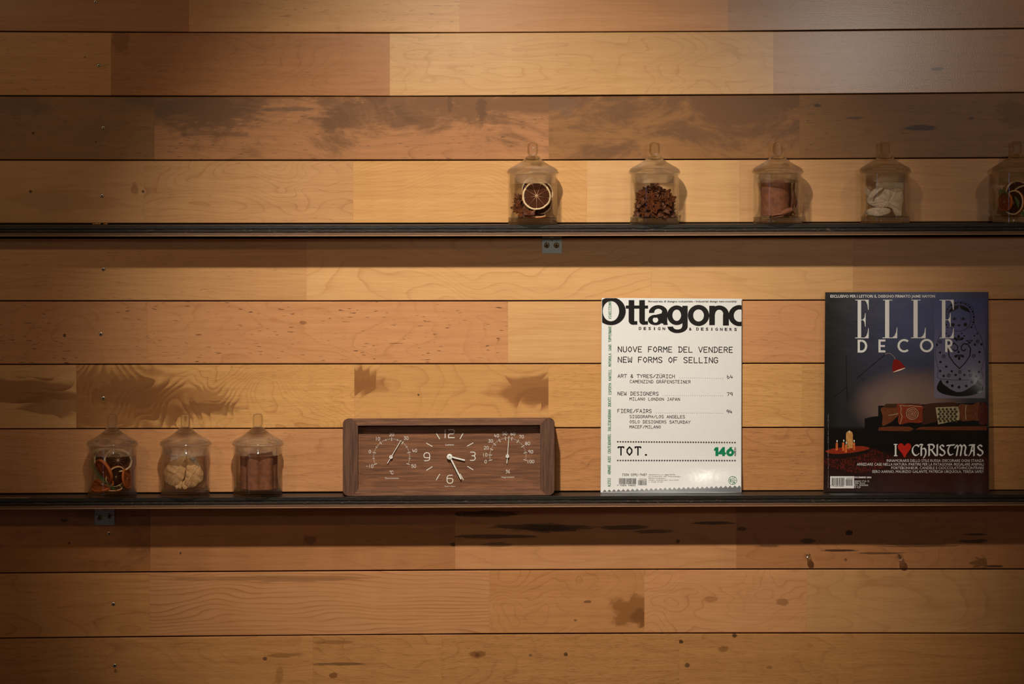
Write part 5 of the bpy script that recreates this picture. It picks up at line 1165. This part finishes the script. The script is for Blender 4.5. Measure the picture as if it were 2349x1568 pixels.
# cover line in uncial lettering with a broad-pen stroke
def pen(polys, pts, wmin=9, wmax=27, ang=40):
    pts = [Vector(p) for p in pts]; sm = []
    for i in range(len(pts) - 1):
        p0, p1, p2, p3 = pts[max(i - 1, 0)], pts[i], pts[i + 1], pts[min(i + 2, len(pts) - 1)]
        for k in range(5):
            t = k / 5; sm.append(.5 * ((2 * p1) + (p2 - p0) * t + (2 * p0 - 5 * p1 + 4 * p2 - p3) * t * t + (3 * p1 - p0 - 3 * p2 + p3) * t ** 3))
    sm.append(pts[-1])
    nib = Vector((math.cos(R(ang)), -math.sin(R(ang)))) * wmax / 2; th = Vector((nib.y, -nib.x)).normalized() * wmin / 2
    for a, b in zip(sm, sm[1:]):
        C = [p + s1 * nib + s2 * th for p in (a, b) for s1 in (1, -1) for s2 in (1, -1)]
        C = sorted(set((round(p.x, 3), round(p.y, 3)) for p in C))
        def half(ps):
            h = []
            for p in ps:
                while len(h) >= 2 and (h[-1][0] - h[-2][0]) * (p[1] - h[-2][1]) - (h[-1][1] - h[-2][1]) * (p[0] - h[-2][0]) <= 0: h.pop()
                h.append(p)
            return h[:-1]
        polys.append([Vector(p) for p in half(C) + half(C[::-1])])
X = [rect(998, 655, 1018, 795), rect(984, 648, 1030, 660), rect(986, 790, 1030, 802)]
for s in [[(1300, 682), (1280, 664), (1250, 668), (1222, 705), (1222, 750), (1245, 785), (1275, 790), (1298, 770)],
          [(1310, 656), (1345, 660), (1330, 690), (1330, 795)], [(1330, 720), (1365, 704), (1385, 730), (1382, 780), (1360, 822)],
          [(1428, 660), (1428, 795)], [(1412, 658), (1470, 656), (1490, 685), (1470, 716), (1440, 722)], [(1458, 724), (1490, 770), (1512, 795)],
          [(1530, 656), (1530, 795)], [(1612, 680), (1590, 662), (1565, 680), (1580, 712), (1618, 740), (1620, 775), (1590, 794), (1560, 776)],
          [(1650, 668), (1700, 664), (1745, 660)], [(1690, 670), (1668, 710), (1668, 755), (1690, 788), (1724, 776)],
          [(1750, 700), (1772, 664), (1788, 690), (1780, 740), (1772, 795)], [(1788, 690), (1815, 660), (1836, 690), (1828, 745), (1822, 795)], [(1836, 690), (1862, 660), (1886, 690), (1876, 745), (1880, 785), (1900, 790)],
          [(1925, 795), (1948, 760), (1962, 700), (1972, 664)], [(1930, 664), (1972, 660), (1998, 662)], [(1990, 664), (1990, 795)], [(1950, 735), (1990, 733)],
          [(2090, 680), (2066, 662), (2040, 680), (2055, 712), (2094, 740), (2096, 775), (2066, 794), (2034, 776)]]: pen(X, s, 7, 20)
pe('cover_line', X, k2, off=.6)
hh = [(1120, 820), (1090, 770), (1050, 720), (1036, 685), (1044, 655), (1070, 641), (1098, 648), (1119, 672), (1140, 648), (1168, 641), (1194, 655), (1202, 685), (1188, 720), (1150, 770)]
pe('heart', [soft(hh)], k2, m_red, .6)
for s, y, x0 in (('INNAMORARSI DELLO STILE RUSSIA /DECORARE OGNI STANZA', 874, 896), ('ARREDARE CASE NELLA NATURA /PARTIRE PER LA PATAGONIA /REGALARE ANIMALI', 920, 522), ('PORTEBONHEUR, CANDELE E CIOCCOLATO/INCONTRARE', 965, 955), ('EERO AARNIO, MAURIZIO GALANTE, PATRICIA URQUIOLA, TERESA SAPEY', 1011, 718)):
    pe('text_line', sans(s, 2114, y, 2114 - x0, 34, -.004, 'R'), k2, off=.6)
pe('date_line', sans('DICEMBRE 2006', 494, 1077, 210, 20, .03), k2, off=.6)
for i, (s, w_) in enumerate((('ANNO 17 N. 12', 182), ('SPED. IN A.P.', 132), ('D.L. 353/2003', 168), ('€ 4,20', 74))): pe('small_print', sans(s, 494, 1124 + i * 25.5, w_, 20), k2, off=.6)
P = sans('HDP-SD Poste Italiane S.p.A. - Sped. in A.P. - D.L. 353/2003 (conv. in L. 27/02/2004 n. 46) art. 1, comma 1, DCB Milano', 0, 0, 925, 11)
pe('small_print', [[Vector((168 + p[1], 1200 - p[0])) for p in Q] for Q in P], k2, ink('print_grey_text', c(150, 140, 130), .2), .6)
pe('barcode_box', [rect(188, 1053, 488, 1204)], k2, m_wht, .5)
barcode(k2, 206, 368, 1072, 1164, 24, lambda P, q: pe('barcode', P, q, m_bk2, .66)); barcode(k2, 384, 470, 1092, 1172, 14, lambda P, q: pe('barcode', P, q, m_bk2, .66))
pe('barcode_digits', mono('9', 192, 1182, 10, 16, 12, 3) + mono('771120', 212, 1182, 9.5, 16, 12.2, 3) + mono('440007', 290, 1182, 9.5, 16, 12.2, 3) + mono('60012', 392, 1088, 10, 16, 16.5, 3), k2, m_bk2, .66)
